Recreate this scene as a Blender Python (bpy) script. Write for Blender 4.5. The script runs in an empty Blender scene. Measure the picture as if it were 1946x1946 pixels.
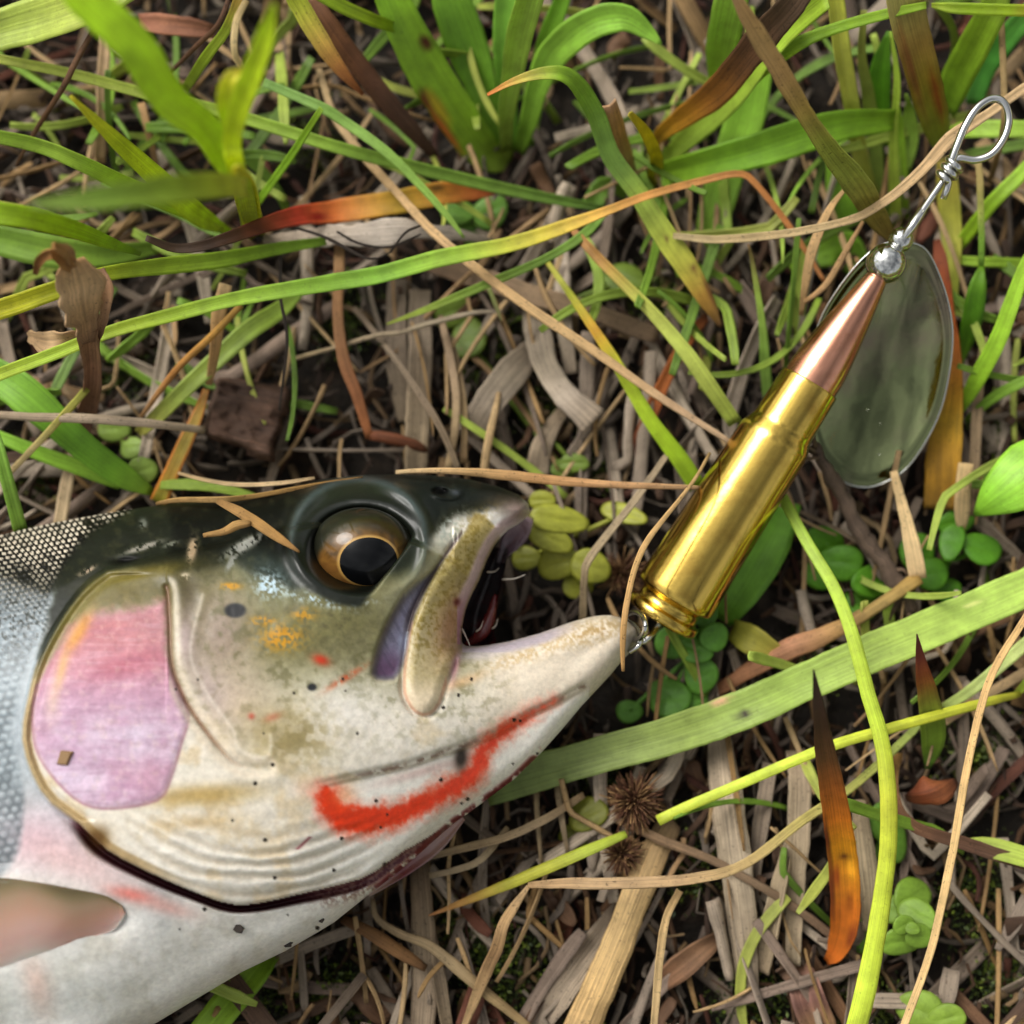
import bpy, math, random
import numpy as np

# ------------------------------------------------------------------ camera, sky, sun, exposure
SC = bpy.context.scene
COL = SC.collection
TILT = math.radians(9.0)
DIST = 0.185
FOC = 973.0 / math.tan(math.radians(20.0))          # focal length in photograph pixels
CAM = np.array([0.0, -DIST * math.sin(TILT), 0.014 + DIST * math.cos(TILT)])
FWD = np.array([0.0, math.sin(TILT), -math.cos(TILT)])
UPV = np.array([0.0, math.cos(TILT), math.sin(TILT)])
RGT = np.array([1.0, 0.0, 0.0])
cd = bpy.data.cameras.new('camera')
cd.sensor_width = 36.0
cd.lens = 18.0 / math.tan(math.radians(20.0))
cd.clip_start = 0.002
cd.clip_end = 400.0
cd.dof.use_dof = True
cd.dof.focus_distance = 0.171
cd.dof.aperture_fstop = 12.0
cam = bpy.data.objects.new('camera', cd)
COL.objects.link(cam)
cam.location = CAM
cam.rotation_euler = (TILT, 0, 0)
SC.camera = cam

SUN_EL, SUN_AZ = 46.0, -48.0                          # azimuth from +Y (picture top), positive to the right
W = bpy.data.worlds.new('World')
SC.world = W
W.use_nodes = True
wn, wl = W.node_tree.nodes, W.node_tree.links
wn.clear()
wo = wn.new('ShaderNodeOutputWorld')
bg = wn.new('ShaderNodeBackground')
sky = wn.new('ShaderNodeTexSky')
sky.sky_type = 'NISHITA'
sky.sun_disc = False
sky.sun_elevation = math.radians(SUN_EL)
sky.sun_rotation = math.radians(SUN_AZ)
sky.air_density = 1.0
sky.dust_density = 6.0
hs = wn.new('ShaderNodeHueSaturation')
hs.inputs['Saturation'].default_value = 0.16
# broken overcast: soft clouds over the whole dome
tc = wn.new('ShaderNodeTexCoord')
cn = wn.new('ShaderNodeTexNoise')
cn.inputs['Scale'].default_value = 2.3
cn.inputs['Detail'].default_value = 4.0
cr = wn.new('ShaderNodeValToRGB')
cr.color_ramp.elements[0].position = 0.34
cr.color_ramp.elements[0].color = (0.3, 0.31, 0.33, 1)
cr.color_ramp.elements[1].position = 0.66
cr.color_ramp.elements[1].color = (1.25, 1.24, 1.2, 1)
mx = wn.new('ShaderNodeMixRGB')
mx.blend_type = 'MULTIPLY'
mx.inputs['Fac'].default_value = 1.0
wl.new(tc.outputs['Generated'], cn.inputs['Vector'])
wl.new(cn.outputs['Fac'], cr.inputs['Fac'])
wl.new(sky.outputs['Color'], hs.inputs['Color'])
wl.new(hs.outputs['Color'], mx.inputs['Color1'])
wl.new(cr.outputs['Color'], mx.inputs['Color2'])
wl.new(mx.outputs['Color'], bg.inputs['Color'])
bg.inputs['Strength'].default_value = 0.15
wl.new(bg.outputs['Background'], wo.inputs['Surface'])

sd = bpy.data.lights.new('sun', 'SUN')
sd.energy = 1.5
sd.angle = math.radians(34.0)
sd.color = (1.0, 0.965, 0.91)
sun = bpy.data.objects.new('sun', sd)
COL.objects.link(sun)
_el, _az = math.radians(SUN_EL), math.radians(SUN_AZ)
from mathutils import Vector
sdir = Vector((math.sin(_az) * math.cos(_el), math.cos(_az) * math.cos(_el), math.sin(_el)))
sun.rotation_euler = sdir.to_track_quat('Z', 'Y').to_euler()
sun.location = (0, 0, 2)

SC.view_settings.view_transform = 'Standard'
SC.view_settings.look = 'None'
SC.view_settings.gamma = 1.0
SC.view_settings.use_curve_mapping = False
SC.view_settings.exposure = 0.36
SC.cycles.use_denoising = True
SC.cycles.max_bounces = 7
SC.cycles.caustics_reflective = False
SC.cycles.caustics_refractive = False

rng = np.random.default_rng(7)
random.seed(7)

# ------------------------------------------------------------------ helpers
def P(u, v, z):
    """photograph pixel + height above the soil in mm -> world point(s)"""
    u, v, z = np.broadcast_arrays(np.asarray(u, float), np.asarray(v, float), np.asarray(z, float))
    d = FWD + np.multiply.outer((u - 973.0) / FOC, RGT) + np.multiply.outer((973.0 - v) / FOC, UPV)
    s = (z * 0.001 - CAM[2]) / d[..., 2]
    return CAM + d * s[..., None]

def project(p):
    q = np.asarray(p) - CAM
    dep = q @ FWD
    return 973 + FOC * (q @ RGT) / dep, 973 - FOC * (q @ UPV) / dep, dep

def px2m(u, v, z):
    """metres per photograph pixel at a point"""
    return ((P(u, v, z) - CAM) @ FWD) / FOC

def lin(h):
    if isinstance(h, str):
        h = h.lstrip('#')
        c = np.array([int(h[i:i + 2], 16) / 255 for i in (0, 2, 4)])
    else:
        c = np.asarray(h, float)
    return np.where(c <= 0.04045, c / 12.92, ((c + 0.055) / 1.055) ** 2.4)

def srgb(h):
    h = h.lstrip('#')
    return np.array([int(h[i:i + 2], 16) / 255 for i in (0, 2, 4)])

def tag(o, label=None, cat=None, group=None, kind=None):
    if label: o['label'] = label
    if cat: o['category'] = cat
    if group: o['group'] = group
    if kind: o['kind'] = kind
    return o

def empty(name, loc=(0, 0, 0)):
    o = bpy.data.objects.new(name, None)
    o.empty_display_size = 0.005
    o.location = loc
    COL.objects.link(o)
    return o

def wloc(o):
    p = np.zeros(3)
    while o is not None:
        p = p + np.array(o.location)
        o = o.parent
    return p

def make_mesh(name, verts, faces, mat, parent=None, cols=None, uvs=None, smooth=True, origin=None, extra=None):
    verts = np.asarray(verts, float)
    if origin is None:
        origin = np.zeros(3)
        if parent is None:
            k = int(np.argmin(verts[:, 2])); origin = verts[k].copy()
        else:
            origin = wloc(parent)
    origin = np.asarray(origin, float)
    me = bpy.data.meshes.new(name)
    me.from_pydata((verts - origin).tolist(), [], faces if isinstance(faces, list) else faces.tolist())
    if cols is not None:
        a = me.attributes.new('Col', 'FLOAT_COLOR', 'POINT')
        c4 = np.ones((len(verts), 4), np.float32)
        c4[:, :cols.shape[1]] = cols
        a.data.foreach_set('color', c4.ravel())
    if extra:
        for k, arr in extra.items():
            a = me.attributes.new(k, 'FLOAT', 'POINT')
            a.data.foreach_set('value', np.asarray(arr, np.float32))
    if uvs is not None:
        a = me.attributes.new('Str', 'FLOAT_VECTOR', 'POINT')
        u3 = np.zeros((len(verts), 3), np.float32)
        u3[:, :uvs.shape[1]] = uvs
        a.data.foreach_set('vector', u3.ravel())
    if smooth:
        me.polygons.foreach_set('use_smooth', np.ones(len(me.polygons), bool))
    me.materials.append(mat)
    me.update()
    o = bpy.data.objects.new(name, me)
    COL.objects.link(o)
    if parent is not None:
        o.parent = parent
        o.location = origin - wloc(parent)
    else:
        o.location = origin
    return o

def catmull(pts, n):
    pts = np.asarray(pts, float)
    if len(pts) == 2:
        t = np.linspace(0, 1, n)[:, None]
        return pts[0] * (1 - t) + pts[1] * t
    p = np.vstack([2 * pts[0] - pts[1], pts, 2 * pts[-1] - pts[-2]])
    seg = np.linalg.norm(np.diff(pts[:, :2], axis=0), axis=1) + 1e-6
    cum = np.concatenate([[0], np.cumsum(seg)]) / seg.sum()
    out = []
    for t in np.linspace(0, 1, n):
        i = min(np.searchsorted(cum, t, side='right') - 1, len(pts) - 2)
        x = (t - cum[i]) / (cum[i + 1] - cum[i])
        a, b, c, d = p[i:i + 4]
        out.append(0.5 * (2 * b + (c - a) * x + (2 * a - 5 * b + 4 * c - d) * x * x + (3 * b - a - 3 * c + d) * x ** 3))
    return np.array(out)

def ramp(stops, t):
    """stops: list of (t, hex) -> linear colours"""
    ts = np.array([s[0] for s in stops])
    cs = np.array([lin(s[1]) for s in stops])
    return np.stack([np.interp(t, ts, cs[:, k]) for k in range(3)], -1)

def stops_of(c):
    if isinstance(c, str):
        c = c.split()
    if len(c) == 1:
        return [(0.0, c[0]), (1.0, c[0])]
    return [(i / (len(c) - 1), x) for i, x in enumerate(c)]

class Lattice:
    """value noise"""
    def __init__(self, seed):
        self.t = np.random.default_rng(seed).random((256, 256))
    def __call__(self, x, y):
        xi, yi = np.floor(x).astype(int), np.floor(y).astype(int)
        fx, fy = x - xi, y - yi
        fx, fy = fx * fx * (3 - 2 * fx), fy * fy * (3 - 2 * fy)
        t = self.t
        a = t[xi % 256, yi % 256]; b = t[(xi + 1) % 256, yi % 256]
        c = t[xi % 256, (yi + 1) % 256]; d = t[(xi + 1) % 256, (yi + 1) % 256]
        return (a * (1 - fx) + b * fx) * (1 - fy) + (c * (1 - fx) + d * fx) * fy

_LAT = {}
_Lattice = Lattice
def Lattice(seed):
    if seed not in _LAT: _LAT[seed] = _Lattice(seed)
    return _LAT[seed]

def fbm(x, y, seed, oct=4):
    s, a, tot = 0, 1.0, 0
    for k in range(oct):
        s = s + a * Lattice(seed + k)(x * 2 ** k + 17.3 * k, y * 2 ** k + 5.1 * k)
        tot += a
        a *= 0.55
    return s / tot

def ribbon(world, width, cols, nac=5, fold=0.12, thick=0.00018, roll=0.0, wav=0.0, seed=0, edge=None, edgew=0.25, view=True, spots=None, rag=0.07):
    """closed leaf / straw strip along world points; width in m per point. Returns verts, faces, cols, uv"""
    r = np.random.default_rng(seed)
    n = len(world)
    tan = np.gradient(world, axis=0)
    tan /= np.linalg.norm(tan, axis=1)[:, None] + 1e-12
    if view:
        nor = CAM - world
    else:
        nor = np.tile(np.array([0, 0, 1.0]), (n, 1))
    nor = nor - (nor * tan).sum(1)[:, None] * tan
    ln = np.linalg.norm(nor, axis=1)
    bad = ln < 1e-6
    nor[bad] = np.array([0, 1, 0.01])
    nor /= np.linalg.norm(nor, axis=1)[:, None]
    sid = np.cross(tan, nor)
    ra = np.full(n, roll) if np.isscalar(roll) else np.asarray(roll)
    ra = ra + wav * np.sin(np.linspace(0, 1, n) * r.uniform(4, 9) + r.uniform(0, 6))
    s2 = sid * np.cos(ra)[:, None] + nor * np.sin(ra)[:, None]
    n2 = nor * np.cos(ra)[:, None] - sid * np.sin(ra)[:, None]
    arc = np.concatenate([[0], np.cumsum(np.linalg.norm(np.diff(world, axis=0), axis=1))])
    am = arc * 1000.0 + (seed % 113) * 3.7
    jl = 1 + rag * (Lattice(7)(am * 0.9, am * 0 + 3.3) - 0.5) + rag * (Lattice(8)(am * 0.25, am * 0 + 1.3) - 0.5)
    jr = 1 + rag * (Lattice(9)(am * 0.9, am * 0 + 5.3) - 0.5) + rag * (Lattice(10)(am * 0.25, am * 0 + 7.3) - 0.5)
    s = np.linspace(-1, 1, nac)
    V, C, U = [], [], []
    for layer in (0, 1):
        off = (np.abs(s) ** 1.3) * fold                        # gutter profile: edges higher than the midrib
        for j, sj in enumerate(s):
            th = 0.0 if layer == 0 else -thick
            p = world + s2 * (0.5 * sj * width * (jl if sj < 0 else jr))[:, None] + n2 * ((off[j] - fold * 0.5) * width + th)[:, None]
            V.append(p)
            c = cols.copy()
            if edge is not None:
                k = np.clip((abs(sj) - (1 - edgew)) / edgew, 0, 1)
                c = c * (1 - k) + lin(edge) * k
            if spots:
                t = np.linspace(0, 1, n)
                for (st, ss, rt, rs, hx) in spots:
                    k = np.clip(1.6 - 1.3 * np.sqrt(((t - st) / rt) ** 2 + ((sj - ss) / rs) ** 2), 0, 1)[:, None]
                    c = c * (1 - k) + lin(hx) * k
            C.append(c)
            U.append(np.stack([np.full(n, sj * 0.5 + 0.5) + seed % 97, arc * 1000.0, np.full(n, (seed % 31) * 1.0)], -1))
    V = np.stack(V, 1).reshape(-1, 3)                          # index = i*(2*nac) + layer*nac + j
    C = np.stack(C, 1).reshape(-1, 3)
    U = np.stack(U, 1).reshape(-1, 3)
    m = 2 * nac
    F = []
    loop = list(range(nac)) + list(range(m - 1, nac - 1, -1))
    for i in range(n - 1):
        for k in range(m):
            a, b = loop[k], loop[(k + 1) % m]
            F.append((i * m + a, i * m + b, (i + 1) * m + b, (i + 1) * m + a))
    F.append(tuple(loop[::-1]))
    F.append(tuple((n - 1) * m + q for q in loop))
    return V, F, C, U

def px_ribbon(ctrl, col, n=None, **kw):
    """ctrl: (u, v, z_mm, width_px) in photograph pixels"""
    ctrl = np.asarray(ctrl, float)
    L = np.linalg.norm(np.diff(ctrl[:, :2], axis=0), axis=1).sum()
    if n is None:
        n = int(np.clip(L / 14, 10, 70))
    c = catmull(ctrl, n)
    c[:, 3] = np.maximum(c[:, 3], 1.2)
    world = P(c[:, 0], c[:, 1], c[:, 2])
    w = c[:, 3] * (((world - CAM) @ FWD) / FOC)
    cols = ramp(stops_of(col), np.linspace(0, 1, n))
    return ribbon(world, w, cols, **kw)

def tube(world, rad, seg=10, caps=True):
    world = np.asarray(world, float)
    n = len(world)
    rad = np.full(n, rad) if np.isscalar(rad) else np.asarray(rad, float)
    tan = np.gradient(world, axis=0)
    tan /= np.linalg.norm(tan, axis=1)[:, None] + 1e-12
    a = np.array([0.31, 0.22, 0.93])
    nor = a - (a @ tan[0]) * tan[0]
    nor /= np.linalg.norm(nor)
    V = []
    for i in range(n):
        nor = nor - (nor @ tan[i]) * tan[i]
        nor /= np.linalg.norm(nor)
        b = np.cross(tan[i], nor)
        th = np.arange(seg) * 2 * np.pi / seg
        V.append(world[i] + rad[i] * (np.outer(np.cos(th), nor) + np.outer(np.sin(th), b)))
    V = np.vstack(V)
    F = [(i * seg + k, i * seg + (k + 1) % seg, (i + 1) * seg + (k + 1) % seg, (i + 1) * seg + k) for i in range(n - 1) for k in range(seg)]
    if caps:
        F.append(tuple(range(seg))[::-1])
        F.append(tuple((n - 1) * seg + k for k in range(seg)))
    return V, F

def lathe(base, axis, prof, seg=64, closed=True):
    """prof: list of (s, r) metres along axis"""
    axis = np.asarray(axis, float); axis /= np.linalg.norm(axis)
    a = np.array([0.2, 0.9, 0.4]); x = a - (a @ axis) * axis; x /= np.linalg.norm(x)
    y = np.cross(axis, x)
    th = np.arange(seg) * 2 * np.pi / seg
    ring = np.outer(np.cos(th), x) + np.outer(np.sin(th), y)
    V = np.vstack([base + axis * s + ring * r for s, r in prof])
    n = len(prof)
    F = [(i * seg + k, i * seg + (k + 1) % seg, (i + 1) * seg + (k + 1) % seg, (i + 1) * seg + k) for i in range(n - 1) for k in range(seg)]
    if closed:
        F.append(tuple(range(seg))[::-1]); F.append(tuple((n - 1) * seg + k for k in range(seg)))
    return V, F

def join(parts):
    V, F, C, U, o = [], [], [], [], 0
    for p in parts:
        V.append(p[0]); F += [tuple(i + o for i in f) for f in p[1]]
        C.append(p[2]); U.append(p[3]); o += len(p[0])
    return np.vstack(V), F, np.vstack(C), np.vstack(U)

# ------------------------------------------------------------------ materials
def new_mat(name):
    m = bpy.data.materials.new(name)
    m.use_nodes = True
    nt = m.node_tree
    b = nt.nodes['Principled BSDF']
    return m, nt, b

def N(nt, kind, **kw):
    n = nt.nodes.new(kind)
    for k, v in kw.items():
        if k in n.inputs: n.inputs[k].default_value = v
        else: setattr(n, k, v)
    return n

def streak_mat(name, rough, transl, lo, hi, bump, speck=0.0, across=14.0, along=0.25, coat=0.0, gain=(1, 1, 1)):
    """plant fibre: vertex colour x lengthwise streaks, optional dark specks and translucency"""
    m, nt, b = new_mat(name)
    L = nt.links
    at = N(nt, 'ShaderNodeAttribute', attribute_name='Col')
    st = N(nt, 'ShaderNodeAttribute', attribute_name='Str')
    mp = N(nt, 'ShaderNodeVectorMath', operation='MULTIPLY')
    mp.inputs[1].default_value = (across, along, 1.0)
    L.new(st.outputs['Vector'], mp.inputs[0])
    no = N(nt, 'ShaderNodeTexNoise', Scale=1.0, Detail=5.0, Roughness=0.65)
    L.new(mp.outputs[0], no.inputs['Vector'])
    mr = N(nt, 'ShaderNodeMapRange')
    mr.inputs['From Min'].default_value = 0.3; mr.inputs['From Max'].default_value = 0.72
    mr.inputs['To Min'].default_value = lo; mr.inputs['To Max'].default_value = hi
    L.new(no.outputs['Fac'], mr.inputs['Value'])
    # blotches at a larger scale
    ge = N(nt, 'ShaderNodeNewGeometry')
    n2 = N(nt, 'ShaderNodeTexNoise', Scale=420.0, Detail=4.0)
    L.new(ge.outputs['Position'], n2.inputs['Vector'])
    m2 = N(nt, 'ShaderNodeMapRange')
    m2.inputs['From Min'].default_value = 0.3; m2.inputs['From Max'].default_value = 0.7
    m2.inputs['To Min'].default_value = 0.80; m2.inputs['To Max'].default_value = 1.14
    L.new(n2.outputs['Fac'], m2.inputs['Value'])
    mu = N(nt, 'ShaderNodeMath', operation='MULTIPLY')
    L.new(mr.outputs[0], mu.inputs[0]); L.new(m2.outputs[0], mu.inputs[1])
    fac = mu
    if speck > 0:
        n3 = N(nt, 'ShaderNodeTexNoise', Scale=2600.0, Detail=2.0)
        L.new(ge.outputs['Position'], n3.inputs['Vector'])
        m3 = N(nt, 'ShaderNodeMapRange')
        m3.inputs['From Min'].default_value = 0.27; m3.inputs['From Max'].default_value = 0.38
        m3.inputs['To Min'].default_value = 1.0 - speck; m3.inputs['To Max'].default_value = 1.0
        L.new(n3.outputs['Fac'], m3.inputs['Value'])
        mu2 = N(nt, 'ShaderNodeMath', operation='MULTIPLY')
        L.new(mu.outputs[0], mu2.inputs[0]); L.new(m3.outputs[0], mu2.inputs[1])
        fac = mu2
    sc = N(nt, 'ShaderNodeVectorMath', operation='SCALE')
    gn = N(nt, 'ShaderNodeVectorMath', operation='MULTIPLY')
    gn.inputs[1].default_value = gain
    L.new(at.outputs['Color'], gn.inputs[0])
    L.new(gn.outputs[0], sc.inputs[0]); L.new(fac.outputs[0], sc.inputs['Scale'])
    L.new(sc.outputs[0], b.inputs['Base Color'])
    b.inputs['Roughness'].default_value = rough
    b.inputs['Specular IOR Level'].default_value = 0.4
    b.inputs['Coat Weight'].default_value = coat
    bu = N(nt, 'ShaderNodeBump', Strength=bump, Distance=0.0002)
    L.new(no.outputs['Fac'], bu.inputs['Height'])
    L.new(bu.outputs['Normal'], b.inputs['Normal'])
    if transl > 0:
        tr = N(nt, 'ShaderNodeBsdfTranslucent')
        L.new(sc.outputs[0], tr.inputs['Color'])
        ms = N(nt, 'ShaderNodeMixShader')
        ms.inputs['Fac'].default_value = transl
        L.new(b.outputs[0], ms.inputs[1]); L.new(tr.outputs[0], ms.inputs[2])
        L.new(ms.outputs[0], nt.nodes['Material Output'].inputs['Surface'])
    return m

M_LEAF = streak_mat('green_leaf', 0.40, 0.24, 0.70, 1.2, 0.6, speck=0.22, across=20.0, along=0.045, gain=(1.85, 1.42, 1.15))
M_STRAW = streak_mat('dry_straw', 0.66, 0.14, 0.55, 1.2, 0.8, speck=0.55, across=13.0, along=0.07, gain=(1.34, 1.26, 1.12))
M_WOOD = streak_mat('weathered_fibre', 0.75, 0.0, 0.34, 1.25, 1.0, speck=0.6, across=19.0, along=0.06, gain=(1.36, 1.27, 1.16))
M_ROUND = streak_mat('succulent_leaf', 0.48, 0.22, 0.86, 1.1, 0.15, speck=0.15, across=4.0, along=0.6, gain=(1.6, 1.3, 1.05))

def metal(name, col, rough, scratch=0.0, tarnish_or_reflection=None, tscale=300.0, tlo=0.5, thi=0.75):
    m, nt, b = new_mat(name)
    L = nt.links
    b.inputs['Metallic'].default_value = 1.0
    b.inputs['Roughness'].default_value = rough
    ge = N(nt, 'ShaderNodeTexCoord')
    no = N(nt, 'ShaderNodeTexNoise', Scale=tscale, Detail=6.0, Roughness=0.6)
    L.new(ge.outputs['Object'], no.inputs['Vector'])
    rr = N(nt, 'ShaderNodeMapRange')
    rr.inputs['From Min'].default_value = 0.3; rr.inputs['From Max'].default_value = 0.75
    rr.inputs['To Min'].default_value = rough * 0.7; rr.inputs['To Max'].default_value = rough * 1.7
    L.new(no.outputs['Fac'], rr.inputs['Value'])
    L.new(rr.outputs[0], b.inputs['Roughness'])
    if tarnish_or_reflection:
        cr = N(nt, 'ShaderNodeValToRGB')
        cr.color_ramp.elements[0].position = tlo; cr.color_ramp.elements[1].position = thi
        cr.color_ramp.elements[0].color = (*lin(col), 1); cr.color_ramp.elements[1].color = (*lin(tarnish_or_reflection), 1)
        L.new(no.outputs['Fac'], cr.inputs['Fac'])
        L.new(cr.outputs['Color'], b.inputs['Base Color'])
    else:
        b.inputs['Base Color'].default_value = (*lin(col), 1)
    if scratch > 0:
        n2 = N(nt, 'ShaderNodeTexNoise', Scale=1500.0, Detail=3.0)
        L.new(ge.outputs['Object'], n2.inputs['Vector'])
        n3 = N(nt, 'ShaderNodeTexNoise', Scale=180.0, Detail=2.0)
        L.new(ge.outputs['Object'], n3.inputs['Vector'])
        ad = N(nt, 'ShaderNodeMath', operation='MULTIPLY_ADD')
        ad.inputs[1].default_value = 0.15
        L.new(n2.outputs['Fac'], ad.inputs[0]); L.new(n3.outputs['Fac'], ad.inputs[2])
        bu = N(nt, 'ShaderNodeBump', Strength=scratch, Distance=0.0006)
        L.new(ad.outputs[0], bu.inputs['Height']); L.new(bu.outputs['Normal'], b.inputs['Normal'])
    return m
# ------------------------------------------------------------------ ground
def build_ground():
    m, nt, b = new_mat('soil')
    L = nt.links
    ge = N(nt, 'ShaderNodeNewGeometry')
    n1 = N(nt, 'ShaderNodeTexNoise', Scale=160.0, Detail=8.0, Roughness=0.7)
    n2 = N(nt, 'ShaderNodeTexNoise', Scale=1400.0, Detail=4.0, Roughness=0.7)
    L.new(ge.outputs['Position'], n1.inputs['Vector']); L.new(ge.outputs['Position'], n2.inputs['Vector'])
    cr = N(nt, 'ShaderNodeValToRGB')
    e = cr.color_ramp.elements
    e[0].position = 0.3; e[0].color = (*lin('#191510'), 1)
    e[1].position = 0.72; e[1].color = (*lin('#4a3b2c'), 1)
    e.new(0.52).color = (*lin('#2c241b'), 1)
    L.new(n1.outputs['Fac'], cr.inputs['Fac'])
    L.new(cr.outputs['Color'], b.inputs['Base Color'])
    b.inputs['Roughness'].default_value = 0.9
    ad = N(nt, 'ShaderNodeMath', operation='ADD')
    L.new(n1.outputs['Fac'], ad.inputs[0]); L.new(n2.outputs['Fac'], ad.inputs[1])
    bu = N(nt, 'ShaderNodeBump', Strength=1.0, Distance=0.0012)
    L.new(ad.outputs[0], bu.inputs['Height']); L.new(bu.outputs['Normal'], b.inputs['Normal'])
    g = np.concatenate([[-200, -60, -15, -4, -1.5, -0.7, -0.4], np.linspace(-0.25, 0.25, 201), [0.4, 0.7, 1.5, 4, 15, 60, 200]])
    X, Y = np.meshgrid(g, g, indexing='ij')
    Z = (fbm(X * 60, Y * 60, 3) - 0.62) * 0.010 + (fbm(X * 300, Y * 300, 9, 3) - 0.5) * 0.003
    Z = np.where(np.maximum(abs(X), abs(Y)) > 0.3, -0.002, Z)
    n = len(g)
    V = np.stack([X, Y, Z], -1).reshape(-1, 3)
    i, j = np.meshgrid(np.arange(n - 1), np.arange(n - 1), indexing='ij')
    k = (i * n + j).ravel()
    F = np.stack([k, k + n, k + n + 1, k + 1], -1)
    o = make_mesh('ground', V, F, m, origin=(0, 0, 0))
    tag(o, 'dark damp soil under the grass litter', 'ground', kind='structure')
build_ground()

# ------------------------------------------------------------------ trout
def seg_dist(U, Vv, pts, closed=True):
    """distance to polyline, nearest point, and position along it (0..1)"""
    pts = np.asarray(pts, float)
    q = np.vstack([pts, pts[:1]]) if closed else pts
    best = np.full(U.shape, 1e18); bx = np.zeros_like(U); by = np.zeros_like(U); bt = np.zeros_like(U)
    ln = np.linalg.norm(np.diff(q, axis=0), axis=1); cum = np.concatenate([[0], np.cumsum(ln)])
    for i in range(len(q) - 1):
        ax, ay = q[i]; dx, dy = q[i + 1] - q[i]
        t = np.clip(((U - ax) * dx + (Vv - ay) * dy) / (dx * dx + dy * dy + 1e-9), 0, 1)
        px, py = ax + t * dx, ay + t * dy
        d = (U - px) ** 2 + (Vv - py) ** 2
        m = d < best
        best = np.where(m, d, best); bx = np.where(m, px, bx); by = np.where(m, py, by)
        bt = np.where(m, (cum[i] + t * ln[i]) / cum[-1], bt)
    return np.sqrt(best), bx, by, bt

def inside(U, Vv, pts):
    pts = np.asarray(pts, float)
    r = np.zeros(U.shape, bool)
    n = len(pts)
    for i in range(n):
        x1, y1 = pts[i]; x2, y2 = pts[(i + 1) % n]
        if y1 == y2: continue
        c = ((y1 > Vv) != (y2 > Vv)) & (U < (x2 - x1) * (Vv - y1) / (y2 - y1) + x1)
        r ^= c
    return r

def smooth_poly(pts, n=6, closed=True):
    pts = np.asarray(pts, float)
    q = np.vstack([pts, pts[:1]]) if closed else pts
    c = catmull(q, len(q) * n)
    return c[:-1] if closed else c

def ss(x, a, b):
    t = np.clip((x - a) / (b - a), 0, 1)
    return t * t * (3 - 2 * t)

OUT = [(0, 1017), (55, 1003), (109, 992), (170, 981), (232, 970), (326, 957), (420, 949), (500, 937), (560, 922), (616, 910), (690, 903), (752, 901),
       (820, 903), (888, 910), (946, 924), (985, 940), (1004, 957), (1007, 972), (1000, 984), (984, 996), (966, 1006), (950, 1022), (939, 1037), (927, 1060), (918, 1082),
       (910, 1103), (900, 1122), (891, 1142), (885, 1158), (881, 1174), (878, 1192), (877, 1209), (878, 1222), (886, 1228), (904, 1228), (927, 1226), (966, 1219), (1024, 1204), (1082, 1183),
       (1110, 1175), (1129, 1171), (1146, 1169), (1160, 1169), (1180, 1174), (1196, 1183), (1208, 1195), (1212, 1206), (1211, 1222), (1200, 1238), (1184, 1253), (1160, 1283), (1106, 1341), (1063, 1392),
       (1028, 1431), (977, 1481), (939, 1509), (888, 1547), (864, 1563), (800, 1620), (760, 1655), (701, 1700), (636, 1752), (600, 1774), (543, 1807),
       (460, 1847), (362, 1905), (297, 1944), (200, 2000), (0, 2095), (-300, 2215), (-700, 2340), (-1200, 2440), (-1700, 2500), (-2200, 2510), (-2700, 2500),
       (-3050, 2490), (-3080, 2400), (-3060, 2250), (-2700, 2180), (-2200, 2030), (-1700, 1800), (-1200, 1530), (-700, 1270), (-350, 1125), (-150, 1056)]
OUTS = np.asarray(OUT, float)
MAXILLA = smooth_poly([(904, 973), (888, 1004), (849, 1058), (807, 1124), (787, 1167), (778, 1209), (772, 1248), (768, 1295), (772, 1326), (791, 1353), (814, 1357),
                       (834, 1337), (846, 1299), (858, 1271), (870, 1240), (882, 1200), (890, 1150), (915, 1098), (935, 1050), (950, 1020), (927, 985)], 3)
MEMBR = smooth_poly([(830, 1080), (772, 1124), (733, 1190), (712, 1250), (708, 1285), (733, 1293), (756, 1285), (772, 1240), (780, 1198), (807, 1132)], 3)
GILL = smooth_poly([(203, 1083), (156, 1121), (109, 1186), (72, 1259), (53, 1331), (43, 1385), (47, 1429), (69, 1487), (101, 1530), (148, 1563), (203, 1615), (290, 1661),
                    (362, 1692), (435, 1718), (489, 1717), (562, 1701), (634, 1684), (700, 1664), (760, 1622), (830, 1580), (900, 1520), (1000, 1380), (900, 1100), (650, 1000), (400, 1040)], 3)
GILLB = smooth_poly([(101, 1532), (148, 1566), (203, 1620), (290, 1667), (362, 1697), (435, 1723), (489, 1722), (562, 1706), (634, 1690), (700, 1672), (765, 1627), (850, 1574)], 4, False)
PINK = smooth_poly([(319, 1135), (321, 1190), (322, 1251), (348, 1324), (359, 1367), (348, 1403), (326, 1476), (301, 1520), (217, 1537), (163, 1530), (120, 1498), (75, 1440),
                    (62, 1385), (67, 1313), (94, 1251), (125, 1197), (165, 1163), (254, 1150)], 3)
PREOP = smooth_poly([(316, 1115), (319, 1128), (322, 1186), (326, 1258), (341, 1306), (359, 1342), (380, 1374), (417, 1421), (453, 1454), (507, 1460)], 4, False)
RIDGE = smooth_poly([(385, 1130), (362, 1240), (391, 1313), (428, 1367), (446, 1393), (450, 1418), (482, 1440), (511, 1434), (514, 1396)], 4, False)
JAWC = smooth_poly([(560, 1502), (667, 1477), (772, 1454), (830, 1434), (877, 1419), (946, 1392), (1005, 1357), (1063, 1330), (1110, 1304)], 4, False)
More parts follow.
